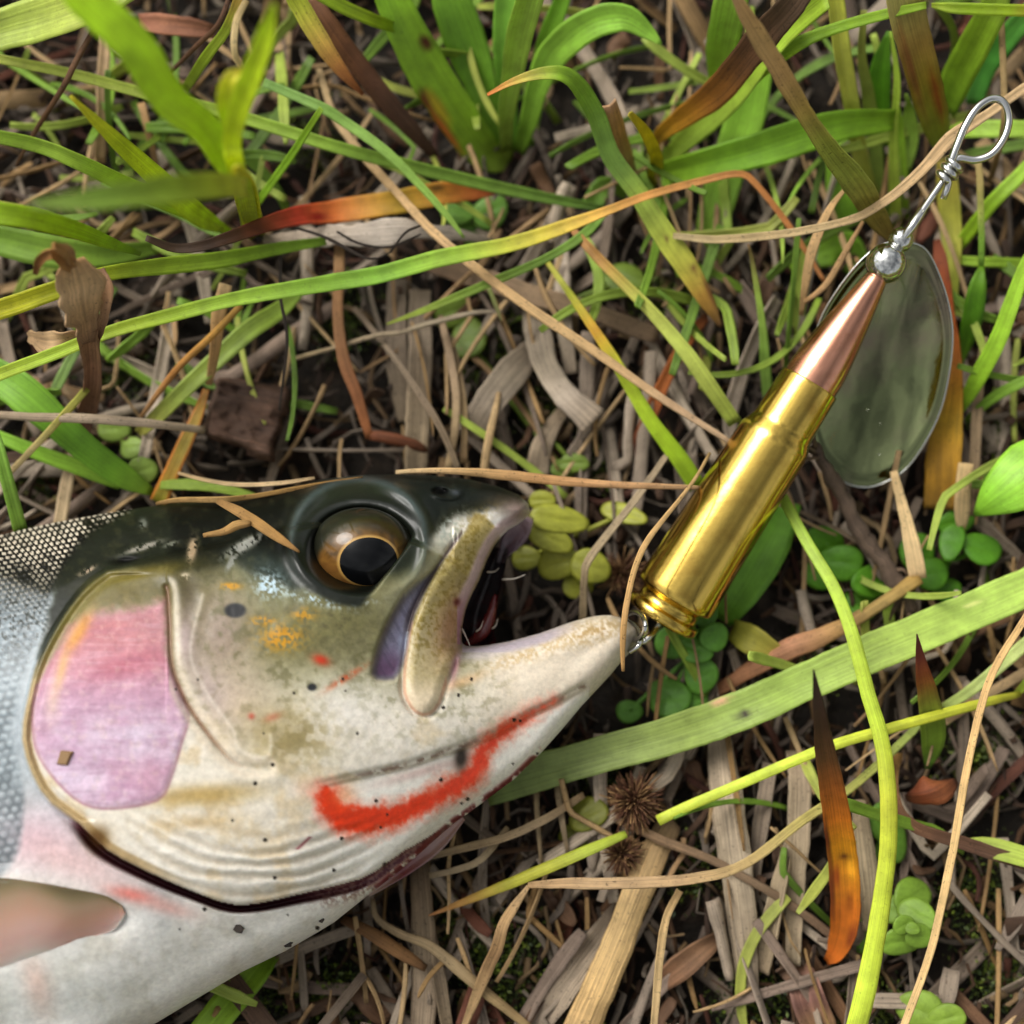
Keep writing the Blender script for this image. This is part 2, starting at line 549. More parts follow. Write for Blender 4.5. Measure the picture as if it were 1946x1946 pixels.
DARK = smooth_poly([(-4000, 2180), (-2000, 1960), (-1000, 1480), (-300, 1150), (0, 1090), (94, 1130), (140, 1110), (203, 1075), (308, 1078), (362, 1096), (400, 1080), (507, 1066), (545, 1112), (616, 1134), (663, 1137), (702, 1126),
                    (748, 1098), (778, 1065), (806, 1015), (849, 990), (908, 963), (966, 953), (1030, 948), (1030, 860), (400, 880), (-300, 950), (-2000, 1400), (-4000, 1900)], 3)
BLOOD = smooth_poly([(622, 1512), (640, 1545), (680, 1560), (717, 1558), (772, 1543), (830, 1512), (888, 1481), (908, 1456), (920, 1425), (966, 1384), (1016, 1353), (1055, 1332)], 4, False)
EYE = (688.0, 1050.0)
NAPE = smooth_poly([(290, 940), (245, 968), (176, 1012), (124, 1072), (98, 1140), (80, 1215), (66, 1290), (80, 1285), (112, 1205), (150, 1140), (200, 1100), (300, 1085), (330, 1000)], 3)

ZMID = 17.0
def body_base(U, Vv, d):
    """half thickness in mm from the distance to the outline"""
    H = np.interp(U, [-3080, -2600, -1500, -300, 250, 600, 800, 950, 1100, 1215], [3.0, 5.5, 13.0, 17.5, 17.5, 15.5, 13.0, 9.5, 7.0, 5.2])
    R = np.interp(U, [-3080, -2500, -1500, -300, 250, 600, 800, 950, 1215], [80, 130, 330, 420, 400, 330, 270, 170, 90])
    x = np.clip(d / R, 0, 1)
    return H * np.sqrt(np.clip(1 - (1 - x) ** 2.2, 0, 1))

def build_trout():
    step = 2.5
    us = np.concatenate([[-3085, -3070, -3040, -3000], np.arange(-2950, -150, 25.0), np.arange(-150, -20, 8.0), np.arange(-20, 1217, step)])
    vs = np.concatenate([np.arange(896, 1960, step), np.arange(1960, 2515, 12.0), [2515, 2525]])
    U, Vv = np.meshgrid(us, vs, indexing='ij')
    d, bx, by, _ = seg_dist(U, Vv, OUTS)
    ins = inside(U, Vv, OUTS)
    # cells with any inside corner
    cell = ins[:-1, :-1] | ins[1:, :-1] | ins[:-1, 1:] | ins[1:, 1:]
    use = np.zeros_like(ins)
    use[:-1, :-1] |= cell; use[1:, :-1] |= cell; use[:-1, 1:] |= cell; use[1:, 1:] |= cell
    bnd = use & ~ins
    # verts just inside a boundary may stay; outside ones snap onto the outline
    U = np.where(bnd, bx, U); Vv = np.where(bnd, by, Vv)
    dd = np.where(ins, d, 0.0)
    h = body_base(U, Vv, dd)
    # masked smoothing to take out the medial crease
    w = ins.astype(float)
    rim = ss(dd, 0, 70)
    hs_ = h.copy()
    for it in range(20):
        for ax in (0, 1):
            num = hs_ * w; den = w.copy()
            for sft in (1, 2, 4, 7):
                for sg in (-1, 1):
                    num = num + np.roll(hs_ * w, sg * sft, ax); den = den + np.roll(w, sg * sft, ax)
            hs_ = np.where(ins, num / np.maximum(den, 1e-6), h)
    fine = (U > -20) & (Vv < 1960)
    h = np.where(fine, h * (1 - rim) + hs_ * rim, h)
    base = h.copy()
    u, v = U, Vv
    # ---------- relief (mm)
    sdf = lambda poly: np.where(inside(u, v, poly), 1, -1) * seg_dist(u, v, poly)[0]
    gl = sdf(GILL); mxs = sdf(MAXILLA); mb = sdf(MEMBR); pk = sdf(PINK)
    gb, _, _, gbt = seg_dist(u, v, GILLB, False)
    po, _, _, pot = seg_dist(u, v, PREOP, False)
    rd = seg_dist(u, v, RIDGE, False)[0]
    jc, _, _, jct = seg_dist(u, v, JAWC, False)
    edge = ss(dd, 0, 40)
    rel = np.zeros_like(h)
    rel += 1.5 * ss(gl, -7, 5) * ss(u, 1000, 800) * edge                     # gill cover stands proud of the body
    rel -= 0.5 * np.exp(-((gl - 16) / 7.0) ** 2) * (u < 320) * (v > 1090) * (v < 1560)
    gwid = np.interp(gbt, [0, 0.12, 0.3, 0.5, 0.7, 0.85, 1], [20, 24, 17, 14, 20, 14, 10])
    gap = np.where(inside(u, v, GILL), 0, 1) * ss(gb, gwid, 3) * ss(gbt, 0.0, 0.15)
    rel -= 2.0 * gap * ss(dd, 4, 30)
    rel -= 0.40 * np.exp(-(po / 5.0) ** 2) * ss(pot, 1.0, 0.75)
    rel += 0.28 * np.exp(-((po - 22) / 16.0) ** 2) * (u > 315)
    rel += 0.16 * np.exp(-(rd / 13.0) ** 2)
    rel += 0.22 * ss(pk, -4, 14) * ss(v, 1180, 1300)
    throat = ss(v - np.interp(u, JAWC[:, 0], JAWC[:, 1]), -3, 5) * ss(u, 560, 700) * (u < 1120)
    rel -= 1.1 * throat * ss(jc, 0, 10) * np.exp(-jc / 120.0) * ss(u, 540, 640) * edge
    rel -= 0.55 * np.exp(-(jc / 7.0) ** 2) * ss(jct, 0.0, 0.2) * edge
    # branchiostegal rays
    rq = (1722 - np.where(u < 470, 0.0015, 0.00117) * (u - 470) ** 2) - v
    rwarp = fbm(u / 120.0, v / 60.0, 71, 3) - 0.5
    rays = np.sin((rq + 26 * rwarp) / (29.0 + 0.012 * (470 - u)) * 2 * np.pi)
    rm = inside(u, v, GILL) * ss(gb, 6, 20) * ss(gb, 175, 60) * ss(u, 180, 340) * ss(u, 760, 600) * ss(v, 1525, 1565)
    rel += 0.17 * rays * rm * (0.35 + 1.1 * fbm(u / 90.0, v / 50.0, 73, 2))
    # upper jaw bone
    mxe = np.where((u > 862) & (v < 1226) & (v > 1000) & (mxs > -60), np.maximum(mxs, 24), mxs)
    rel += 0.8 * ss(mxe, -5, 20) * ss(v, 975, 1040)
    rel -= 0.9 * ss(mb, -8, 12)
    rel -= 0.5 * np.exp(-(np.abs(mxs + 5) / 5.0) ** 2) * (u < 870)
    # lips
    lip = np.minimum(dd, 60)
    rel += 0.4 * np.exp(-((lip - 16) / 9.0) ** 2) * (u > 860) * (u < 1012) * (v < 1160)
    # eye socket and brow
    er = np.hypot((u - EYE[0]) / 104.0, (v - EYE[1] + 4) / 84.0)
    er2 = np.hypot((u - EYE[0] + 6) / 128.0, (v - EYE[1] + 22) / 118.0)
    lid = ss((u - 704) * 0.804 + (v - 1132) * 0.594, 4, -8)
    rel -= 3.6 * ss(er, 1.08, 0.72) * lid
    rel += 0.75 * np.exp(-((er2 - 1.0) / 0.10) ** 2) * ss(v, 1150, 1050)
    rel += 0.25 * np.exp(-((er - 1.16) / 0.09) ** 2) * ss(v, 1140, 1060)
    # nostril
    nr = np.hypot((u - 836) / 17.0, (v - 933) / 8.0)
    rel -= 1.0 * ss(nr, 1.2, 0.5)
    rel += 0.4 * np.exp(-((np.hypot((u - 850) / 22.0, (v - 938) / 10.0) - 1.0) / 0.35) ** 2)
    # soft uneven flesh
    rel += 0.35 * (fbm(u / 70.0, v / 70.0, 40, 3) - 0.5) * edge
    rel += 0.05 * (fbm(u / 14.0, v / 14.0, 44, 3) - 0.5) * edge
    # skull dent and cheek
    rel += 0.5 * np.exp(-(((u - 330) / 60) ** 2 + ((v - 1085) / 22) ** 2))
    rel -= 0.6 * np.exp(-(((u - 240) / 26) ** 2 + ((v - 1066) / 7) ** 2))
    # belly socket of the pectoral fin
    rel -= 0.9 * np.exp(-(((u - 215) / 40) ** 2 + ((v - 1745) / 30) ** 2))
    # ---------- scales
    ang = math.radians(-12)
    gx = (u * math.cos(ang) + v * math.sin(ang)); gy = (-u * math.sin(ang) + v * math.cos(ang))
    warp = 10 * (fbm(u / 90.0, v / 90.0, 60, 2) - 0.5)
    big = ss(v - 0.25 * u, 1080, 1250)
    sx, sy = 11.5, 9.0
    gxa = (gx + warp) / sx; gya = (gy + warp * 0.6) / sy
    row = np.floor(gya)
    fx = gxa + 0.5 * (row % 2); fx = fx - np.floor(fx) - 0.5; fy = gya - row - 0.5
    rr = np.hypot(fx * 1.02, fy * 1.0) * 2
    scale_cell = ss(rr, 1.02, 0.45)
    gxb = (gx + warp) / 19.0; gyb = (gy + warp) / 15.0
    rowb = np.floor(gyb); fxb = gxb + 0.5 * (rowb % 2); fxb = fxb - np.floor(fxb) - 0.5; fyb = gyb - rowb - 0.5
    rrb = np.hypot(fxb, fyb) * 2
    scale_b = ss(rrb, 1.05, 0.3)
    SCL = smooth_poly([(-60, 950), (120, 960), (262, 950), (250, 976), (176, 1012), (124, 1072), (96, 1139), (96, 1200), (70, 1240), (40, 1320), (28, 1400), (50, 1500), (30, 1640), (-60, 1650)], 3)
    sm = sdf(SCL) if True else 0
    smask = ss(sm, -4, 14) * ss(gl, 4, -8)
    smask = np.where(u < -18, ss(gl, 4, -8) * (v < 2300), smask)
    scale_h = scale_cell * (1 - big) + scale_b * big * 0.75
    rel += (0.24 * (1 - big) + 0.06 * big) * (scale_h - 0.5) * smask * edge
    rel = np.where(fine | (u < -18), rel, 0)
    top = ZMID + h + rel * ss(dd, 0, 12)
    low = np.maximum(ZMID - base * 0.92, 1.2)
    low = np.where(bnd, ZMID, low)
    top = np.where(bnd, ZMID, top)

    # ---------- colour (albedo)
    C = np.zeros(U.shape + (3,)) + srgb('#e9e6e0')
    def mix(m, hx):
        nonlocal C
        m = np.clip(m, 0, 1)[..., None]
        C = C * (1 - m) + srgb(hx) * m
    def blob(cx, cy, rx, ry, a=0.0):
        a = math.radians(a)
        x = (u - cx) * math.cos(a) + (v - cy) * math.sin(a); y = -(u - cx) * math.sin(a) + (v - cy) * math.cos(a)
        return np.exp(-((x / rx) ** 2 + (y / ry) ** 2))
    n1 = fbm(u / 45.0, v / 45.0, 80); n2 = fbm(u / 14.0, v / 14.0, 90); n3 = fbm(u / 5.0, v / 5.0, 100, 3)
    nst = fbm(u / 60.0, v / 7.0, 110)
    # belly and flank
    mix(ss(n1, 0.45, 0.75) * 0.5, '#cfcabd')
    mix(ss(v - 0.55 * u, 1700, 1350) * ss(u, 380, 300), '#a9b1b6')
    mix(blob(60, 1590, 120, 60) * 0.8, '#c9b2bb')
    mix(blob(150, 1640, 140, 40, 20) * 0.55, '#dcb6b4')
    mix(blob(60, 1900, 200, 90) * 0.45, '#cdd2cf')
    mix(blob(250, 1700, 45, 13, 12) * 0.85, '#e08a80')
    mix(blob(320, 1725, 50, 14, 15) * 0.5, '#e6a79c')
    mix(blob(70, 1870, 26, 60, -15) * 0.35, '#dfa793')
    # cheek
    cheek = ss(gl, -4, 4)
    mix(cheek, '#ddd7cb')
    mix(cheek * ss(v, 1380, 1180) * ss(u, 960, 860), '#8b8863')
    mix(cheek * blob(560, 1200, 150, 70) * 0.8, '#7e7a52')
    mix(cheek * blob(420, 1200, 60, 90) * 0.9, '#a08f84')
    mix(cheek * blob(450, 1330, 70, 80) * 0.7, '#bfae9c')
    mix(cheek * ss(n2, 0.5, 0.75) * ss(v, 1500, 1250) * 0.55, '#6f6c48')
    mix(cheek * ss(n1, 0.5, 0.75) * ss(v, 1300, 1420) * 0.5, '#cdb994')
    mix(blob(540, 1390, 90, 60) * 0.8 * cheek, '#a3966f')
    mix(blob(370, 1510, 90, 16, -4) * 0.55, '#b39a6a')
    mix(blob(380, 1562, 80, 14, -5) * 0.6, '#c7ad7e')
    mix(blob(650, 1350, 70, 60) * 0.7, '#e4e0da')
    mix(cheek * blob(640, 1190, 170, 60) * ss(n2, 0.3, 0.6) * 0.65, '#69654a')
    mix(cheek * blob(700, 1240, 90, 60) * 0.4 * ss(n3, 0.35, 0.6), '#8f8b70')
    mix(cheek * blob(352, 1125, 26, 40) * 0.85, '#6a5e50')
    mix(cheek * blob(352, 1210, 22, 60) * 0.7, '#b5a2a8')
    mix(cheek * blob(395, 1300, 30, 70, -30) * 0.6, '#c8b6b4')
    mix(cheek * blob(560, 1400, 70, 50) * ss(n2, 0.35, 0.6) * 0.7, '#94875c')
    mix(cheek * blob(390, 1512, 100, 18, -4) * 0.7, '#b39a5e')
    # lower jaw
    jaw = ss(u, 860, 1000) * (v > 1160)
    mix(jaw * 0.8, '#d8ccb9')
    mix(blob(1130, 1200, 75, 22, -14) * 0.8 * ss(n3, 0.25, 0.7), '#a88d5c')
    mix(blob(1000, 1245, 80, 14, -18) * 0.6 * ss(n3, 0.3, 0.7), '#b79c6d')
    mix(blob(1195, 1215, 18, 30) * 0.7, '#8d8578')
    mix(ss(np.abs(dd - 10), 16, 4) * (u > 878) * ss(u, 1120, 1030) * (v > 1165) * (v < 1240) * 0.8, '#b9b0bc')
    mix(blob(905, 1245, 50, 10, -8) * 0.6, '#d8d0da')
    mix(blob(880, 1295, 40, 10, -20) * 0.6, '#e0b98c')
    mix(throat * ss(jc, 2, 20) * 0.9, '#efece4')
    mix(throat * blob(820, 1462, 110, 9, -16) * 0.9, '#d9c3bb')
    mix(np.exp(-(jc / 4.5) ** 2) * ss(jct, 0.1, 0.3) * ss(n2, 0.42, 0.6) * 0.8, '#8c7468')
    # rays, gill edge
    mix(rm * ss(rays, -0.2, -0.95) * 0.35, '#b9ac98')
    mix(rm * ss(rays, 0.2, 0.9) * 0.4, '#f2efe8')
    rimm = ss(np.abs(gl - 8), 12, 5) * ss(u, 400, 230) * (v > 1085) * (v < 1720)
    mix(rimm * 0.9, '#b09a72')
    mix(rimm * ss(v, 1330, 1180) * 0.8, '#8c8544')
    mix(ss(gap, 0.15, 0.6), '#6a3c42')
    mix(ss(gap, 0.4, 0.8) * ss(gbt, 0.75, 0.5), '#3a151c')
    mix(blob(186, 1592, 22, 22) * 0.9, '#6a4c20')
    mix(ss(gb, 40, 18) * (1 - inside(u, v, GILL)) * ss(gbt, 0.62, 0.7) * ss(n3, 0.35, 0.6) * 0.7, '#a08378')
    # pink gill plate
    soft = ss(v, 1290, 1170)
    pm = ss(pk + 14 * (n2 - 0.5) * (0.4 + soft), -3 - 8 * soft, 8 + 26 * soft)
    mix(cheek * blob(245, 1130, 85, 34, -10) * 0.9, '#746a40')
    mix(cheek * blob(330, 1110, 40, 40) * 0.8, '#5c5638')
    mix(cheek * blob(250, 1150, 80, 26, -6) * ss(n2, 0.5, 0.65) * 0.8, '#8c8054')
    mix(pm, '#c9a6b8')
    mix(pm * ss(v, 1340, 1190), '#bd8488')
    mix(pm * blob(240, 1265, 75, 22, -12) * 0.8, '#b56e7c')
    mix(pm * blob(285, 1185, 40, 30) * 0.7, '#b78c92')
    mix(pm * blob(130, 1420, 80, 60) * 0.5, '#cdb4cb')
    mix(pm * blob(230, 1500, 60, 22) * 0.6, '#cdb0c8')
    mix(pm * ss(nst, 0.52, 0.78) * 0.2, '#e2d0de')
    mix(pm * ss(v, 1300, 1420) * ss(n1, 0.2, 0.7) * 0.8, '#e2d0de')
    mix(pm * blob(250, 1400, 60, 40) * 0.5, '#dcd4e2')
    mix(pm * blob(120, 1480, 50, 40) * 0.7, '#e2d4e4')
    mix(pm * blob(280, 1480, 40, 40) * 0.4, '#d4a8b8')
    mix(pm * ss(nst, 0.48, 0.25) * 0.18, '#a87c98')
    mix(pm * ss(n2, 0.55, 0.8) * 0.25, '#e9d5c8')
    mix(ss(np.abs(pk), 4.5, 1) * 0.5 * (v > 1300), '#a8788a')
    mix(blob(150, 1200, 12, 42, 30) * 0.9, '#cf9a45')
    mix(blob(118, 1270, 9, 40, 14) * 0.7, '#d3b277')
    mix(blob(100, 1330, 14, 40, 8) * 0.35, '#e6d3ae')
    mix(np.exp(-(po / 4.0) ** 2) * 0.75 * ss(pot, 1.0, 0.6), '#8c6a52')
    mix(np.exp(-((po - 14) / 7.0) ** 2) * (u > 322) * 0.6, '#dcd0bd')
    mix(np.exp(-(rd / 4.0) ** 2) * 0.4, '#e9e1d5')
    # dark back
    dk = sdf(DARK) + 16 * (n1 - 0.5) + 10 * (n2 - 0.5)
    mix(ss(dk, -12, 12), '#34362a')
    mix(ss(dk, 4, 40) * 0.85, '#181a13')
    npk = sdf(NAPE) + 10 * (n2 - 0.5)
    mix(ss(npk, -8, 10) * ss(gl, 10, -2), '#2c3024')
    mix(ss(dk, 0, 14) * ss(n2, 0.5, 0.8) * 0.3, '#5c5a3c')
    mix(ss(dk, 10, 30) * ss(u, 520, 640) * 0.6, '#2c3330')
    mix(blob(265, 1092, 90, 14, -12) * 0.9, '#7d7238')
    mix(blob(400, 1085, 30, 22) * 0.5, '#4b482e')
    mix(blob(450, 1075, 50, 30) * 0.5 * ss(n2, 0.4, 0.7), '#5f5a32')
    mix(blob(520, 1085, 70, 34, 25) * 0.8, '#44504c')
    for (cx, cy, rx, ry, a, hx) in [(272, 1040, 34, 5, -18, '#98948a'), (365, 1045, 8, 22, 10, '#a8967c'), (466, 1035, 40, 9, -30, '#b4b4ac'), (352, 1095, 8, 6, 0, '#c0b49c'),
                                    (165, 1085, 16, 4, -28, '#b1a08c'), (325, 1034, 14, 4, -20, '#77786c'), (272, 995, 7, 9, 0, '#70746a'), (440, 1068, 18, 6, -60, '#8f9088')]:
        mix(blob(cx, cy, rx, ry, a) * ss(n3 + 0.15 * n2, 0.42, 0.58) * 1.6, hx)
    mix(blob(240, 1064, 22, 5, -12) * 1.2, '#0f100d')
    # silver-blue sparkle under the eye and before it
    sp = ss(n3, 0.42, 0.66)
    mix(blob(510, 1112, 26, 24, 30) * sp * 1.3, '#b9cbd4')
    mix(blob(600, 1140, 60, 9, 14) * sp * 1.3, '#b3c4cd')
    mix(blob(680, 1146, 44, 7, -8) * sp, '#b9c2c2')
    mix(blob(856, 1006, 34, 16, -50) * sp * 1.3, '#c6cfcb')
    mix(blob(812, 1070, 22, 66, 38) * 0.9, '#b9b79f')
    mix(blob(760, 1135, 50, 40, -40) * 0.6, '#a5a389')
    # gold flecks
    for (cx, cy, rx, ry) in [(536, 1212, 36, 22), (578, 1168, 20, 11), (438, 1114, 18, 6), (500, 1180, 20, 8)]:
        mix(blob(cx, cy, rx, ry) * ss(n3, 0.3, 0.62) * 1.5, '#c4962a')
    mix(blob(625, 1180, 50, 26) * 0.5 * ss(n3, 0.35, 0.6), '#8c875c')
    # upper jaw bone
    mm_ = ss(mxs, -3, 5)
    mix(mm_, '#c2b592')
    mix(mm_ * ss(v, 1240, 1080) * 0.75, '#a49660')
    mix(mm_ * ss(n3, 0.45, 0.7) * ss(v, 1330, 1180) * 0.7, '#8c7c3c')
    mix(mm_ * ss(n2, 0.55, 0.75) * ss(v, 1280, 1100) * 0.5, '#cdbf83')
    mix(mm_ * blob(855, 1190, 26, 60, 12) * 0.5, '#c98f74')
    mix(mm_ * ss(v, 1270, 1330) * 0.7, '#ddcfbb')
    mix(ss(np.abs(mxs), 5, 1) * (v > 1180) * (u < 850) * 0.55, '#d09d86')
    lipm = ss(np.abs(dd - 12), 14, 5) * (u > 868) * (u < 1012) * ((v < 1150) | (u < 886)) * (v < 1226) * (v > 975)
    mix(lipm * 0.9, '#d8c3c4')
    mix(lipm * ss(v, 1110, 1200) * 0.8, '#b98a98')
    mix(blob(865, 1265, 8, 34, 12) * 0.7, '#a87888')
    mix(ss(mb, -4, 10), '#7f7c88')
    mix(ss(mb, 6, 24) * 0.6, '#8f8da6')
    mix(ss(mb, 2, 12) * ss(v, 1215, 1270) * 0.8, '#6a4f6a')
    mix(ss(mb, 0, 12) * ss(fbm((u * 0.86 - v * 0.5) / 6.0, (u * 0.5 + v * 0.86) / 50.0, 130), 0.5, 0.7) * 0.28, '#4c4656')
    mix(blob(765, 1222, 9, 30, 8) * 0.8, '#a8b2cc')  # pale highlight painted along the purple membrane
    mix(np.exp(-((mb - 4) / 5.0) ** 2) * (u < 770) * 0.5, '#565060')
    mix(np.exp(-(np.abs(mxs + 4) / 3.0) ** 2) * (u < 880) * (v > 1000) * (v < 1200) * 0.85, '#5c4c4c')
    # snout
    mix(blob(960, 960, 40, 20, 20) * 0.7, '#5a5046')
    mix(blob(985, 968, 24, 20, 30) * 0.8, '#9c8880')
    mix(blob(905, 985, 40, 14, -30) * 0.7 * ss(n3, 0.3, 0.6), '#9c8b58')
    # eye surround
    mix(ss(er2, 1.02, 0.9) * ss(v, 1120, 1060) * 0.9, '#2f3628')
    mix(np.exp(-((er2 - 1.0) / 0.07) ** 2) * ss(v, 1120, 1040) * 0.6, '#59645f')
    mix(ss(er, 1.36, 1.2) * lid * 0.92, '#262b24')
    mix(np.exp(-((er2 - 1.0) / 0.06) ** 2) * ss(v, 1060, 1000) * 0.55, '#5d6868')
    mix(ss(er, 1.05, 0.9) * lid * 0.95, '#15170f')
    mix(ss(nr, 1.1, 0.7), '#0e0f0e')
    mix(blob(866, 936, 10, 6) * 0.7, '#555a63')
    # marks
    mix(ss(np.hypot((u - 447) / 22.0, (v - 1160) / 15.0), 1.15, 0.6), '#12151c')
    mix(ss(np.hypot((u - 593) / 10.0, (v - 1306) / 8.0), 1.2, 0.5) * 0.9, '#23252b')
    mix(blob(610, 1254, 15, 9, 20) * 1.1, '#c04a2c')
    mix(blob(657, 1288, 38, 6, -32) * 0.85 * ss(n3, 0.25, 0.5), '#c4623e')
    mix(blob(518, 1363, 16, 7, -20) * 0.6, '#c47a5c')
    mix(blob(478, 1361, 6, 6) * 0.8, '#b0503c')
    mix(blob(868, 1144, 6, 7), '#6e2a22')
    mix(blob(600, 1500, 34, 18) * 0.5, '#e8b8a8')
    bl, _, _, blt = seg_dist(u, v, BLOOD, False)
    bw = np.interp(blt, [0, 0.12, 0.35, 0.6, 0.72, 0.9, 1.0], [26, 36, 24, 25, 19, 13, 6])
    bn = bl + 20 * (n2 - 0.5) + 10 * (n3 - 0.5)
    mix(ss(bn, bw + 20, bw - 10) * 0.7, '#eda590')
    mix(ss(bn, bw + 3, bw - 20) * (0.55 + 0.45 * ss(n1, 0.35, 0.6)), '#e8583a')
    mix(ss(bn, bw - 4, bw - 22) * ss(v - 0.0 * u, 1470, 1540) * 0.8, '#e64a24')
    mix(ss(bn, bw - 8, bw - 20) * ss(blt, 0.5, 0.3) * 0.7, '#e8501c')
    mix(blob(655, 1510, 20, 18) * 0.7, '#efb48c')
    mix(ss(dd, 13, 4) * ss(u, 690, 740) * ss(u, 1040, 1010) * (v > 1400) * ss(n2, 0.42, 0.6), '#7a2430')
    mix(blob(876, 1440, 12, 22, 5) * 1.2 * (throat), '#4a4038')
    mix(np.exp(-((u - 590 + (v - 1590) * 1.05) / 3.5) ** 2) * (np.abs(v - 1602) < 12) * 0.9, '#8c3c4a')
    rs = np.random.default_rng(5)
    for k in range(46):
        cx, cy = rs.uniform(330, 1130), rs.uniform(1290, 1800)
        r_ = rs.uniform(1.8, 4.2)
        mix(ss(np.hypot(u - cx, v - cy), r_ + 1.2, r_ - 1.0), '#2a221c')
    # scales colour
    dorsal = ss(v - 0.12 * u, 1190, 1030)
    mix(smask * (1 - dorsal) * 0.6, '#8c969b')
    mix(smask * dorsal, '#1f1e18')
    mix(smask * dorsal * ss(scale_cell, 0.45, 0.85) * ss(n2, 0.2, 0.45), '#d3cab8')
    mix(smask * ss(v, 1100, 1200) * (1 - scale_h) * 0.6 * ss(n1, 0.3, 0.6) * (v < 1640), '#626a6e')
    mix(smask * ss(v, 1180, 1260) * scale_b * 0.35 * ss(n2, 0.35, 0.7), '#c3cdd0')
    mix(smask * blob(20, 1170, 90, 70) * ss(n3, 0.5, 0.3) * 0.8, '#33352e')
    mix((u < -20) * ss(dk, 0, 60) * 0.8, '#3f4234')
    C = C * (1 - 0.05 * pm[..., None])
    C = np.clip(C, 0, 1) ** 1.25
    lc = lin(C.reshape(-1, 3)).reshape(C.shape)
    rough = 0.42 - 0.10 * ss(dk, -5, 10) + 0.08 * (n2 - 0.5) + 0.08 * rm
    rough = np.where(pm > 0.5, 0.42, rough)
    pearl = np.clip(pm * 0.16 + smask * 0.2 * (1 - dorsal) + blob(600, 1140, 80, 14, 14) * 0.6 + blob(856, 1010, 30, 18) * 0.6, 0, 1)

    coat = np.clip(0.20 - 0.17 * ss(dk, -5, 10) * ss(er2, 1.05, 1.3), 0.05, 1)
    coat = coat * (1 - 0.6 * pm)
    rough = rough + 0.22 * ss(dk, -5, 10) * ss(er2, 1.1, 1.35)
    # ---------- mesh: upper skin + lower skin share the outline verts
    idx = -np.ones(U.shape, int)
    k = np.flatnonzero(use.ravel())
    idx.ravel()[k] = np.arange(len(k))
    nt_ = len(k)
    uf, vf = U.ravel()[k], Vv.ravel()[k]
    Vt = P(uf, vf, top.ravel()[k])
    both = ~bnd.ravel()[k]
    k2 = k[both]
    idl = idx.copy()
    idl.ravel()[k2] = nt_ + np.arange(len(k2))
    Vl = P(U.ravel()[k2], Vv.ravel()[k2], ZMID)
    Vl[:, 2] = low.ravel()[k2] * 0.001
    ci, cj = np.nonzero(cell)
    q = lambda I: np.stack([I[ci, cj], I[ci, cj + 1], I[ci + 1, cj + 1], I[ci + 1, cj]], -1)
    F = np.vstack([q(idx), q(idl)[:, ::-1]])
    V_ = np.vstack([Vt, Vl])
    cols = np.vstack([lc.reshape(-1, 3)[k], np.tile(lin('#d9d4c8'), (len(k2), 1))])
    ro = np.concatenate([rough.ravel()[k], np.full(len(k2), 0.4)])
    pe = np.concatenate([pearl.ravel()[k], np.zeros(len(k2))])

    # skin material
    m, nt, b = new_mat('trout_skin')
    L = nt.links
    at = N(nt, 'ShaderNodeAttribute', attribute_name='Col')
    ra = N(nt, 'ShaderNodeAttribute', attribute_name='Rough')
    pa = N(nt, 'ShaderNodeAttribute', attribute_name='Pearl')
    ge = N(nt, 'ShaderNodeNewGeometry')
    no = N(nt, 'ShaderNodeTexNoise', Scale=1500.0, Detail=4.0, Roughness=0.6)
    L.new(ge.outputs['Position'], no.inputs['Vector'])
    mr = N(nt, 'ShaderNodeMapRange')
    mr.inputs['To Min'].default_value = 0.86; mr.inputs['To Max'].default_value = 1.12
    mr.inputs['From Min'].default_value = 0.3; mr.inputs['From Max'].default_value = 0.7
    L.new(no.outputs['Fac'], mr.inputs['Value'])
    sc = N(nt, 'ShaderNodeVectorMath', operation='SCALE')
    L.new(at.outputs['Color'], sc.inputs[0]); L.new(mr.outputs[0], sc.inputs['Scale'])
    L.new(sc.outputs[0], b.inputs['Base Color'])
    L.new(ra.outputs['Fac'], b.inputs['Roughness'])
    mm2 = N(nt, 'ShaderNodeMath', operation='MULTIPLY'); mm2.inputs[1].default_value = 0.35
    L.new(pa.outputs['Fac'], mm2.inputs[0])
    L.new(mm2.outputs[0], b.inputs['Metallic'])
    b.inputs['Subsurface Weight'].default_value = 0.08
    b.inputs['Subsurface Radius'].default_value = (1.0, 0.45, 0.3)
    b.inputs['Subsurface Scale'].default_value = 0.0004
    ca = N(nt, 'ShaderNodeAttribute', attribute_name='Coat')
    L.new(ca.outputs['Fac'], b.inputs['Coat Weight'])
    L.new(ca.outputs['Fac'], b.inputs['Specular IOR Level'])
    b.inputs['Coat Roughness'].default_value = 0.2
    bu = N(nt, 'ShaderNodeBump', Strength=0.07, Distance=0.0004)
    n5 = N(nt, 'ShaderNodeTexNoise', Scale=900.0, Detail=5.0)
    L.new(ge.outputs['Position'], n5.inputs['Vector'])
    L.new(n5.outputs['Fac'], bu.inputs['Height'])
    L.new(bu.outputs['Normal'], b.inputs['Normal'])

    root = empty('trout', P(300, 1450, 0))
    root.location.z = 0.0012
    tag(root, 'dead rainbow trout with pink gill cover lying on its side, mouth hooked by the lure', 'fish')
    make_mesh('body', V_, F, m, root, cols=cols, extra={'Rough': ro, 'Pearl': pe, 'Coat': np.concatenate([coat.ravel()[k], np.full(len(k2), 0.2)])})

    # height of the finished surface, for parts that sit on it
    def surf(uu, vv):
        i = int(np.clip(np.searchsorted(us, uu), 0, len(us) - 1)); j = int(np.clip(np.searchsorted(vs, vv), 0, len(vs) - 1))
        return float(ZMID + h[i, j])

    # ---------- eye: ball with gold iris, black pupil
    zs = surf(EYE[0], EYE[1])
    cz = zs - 4.4
    s = float(px2m(EYE[0], EYE[1], cz))
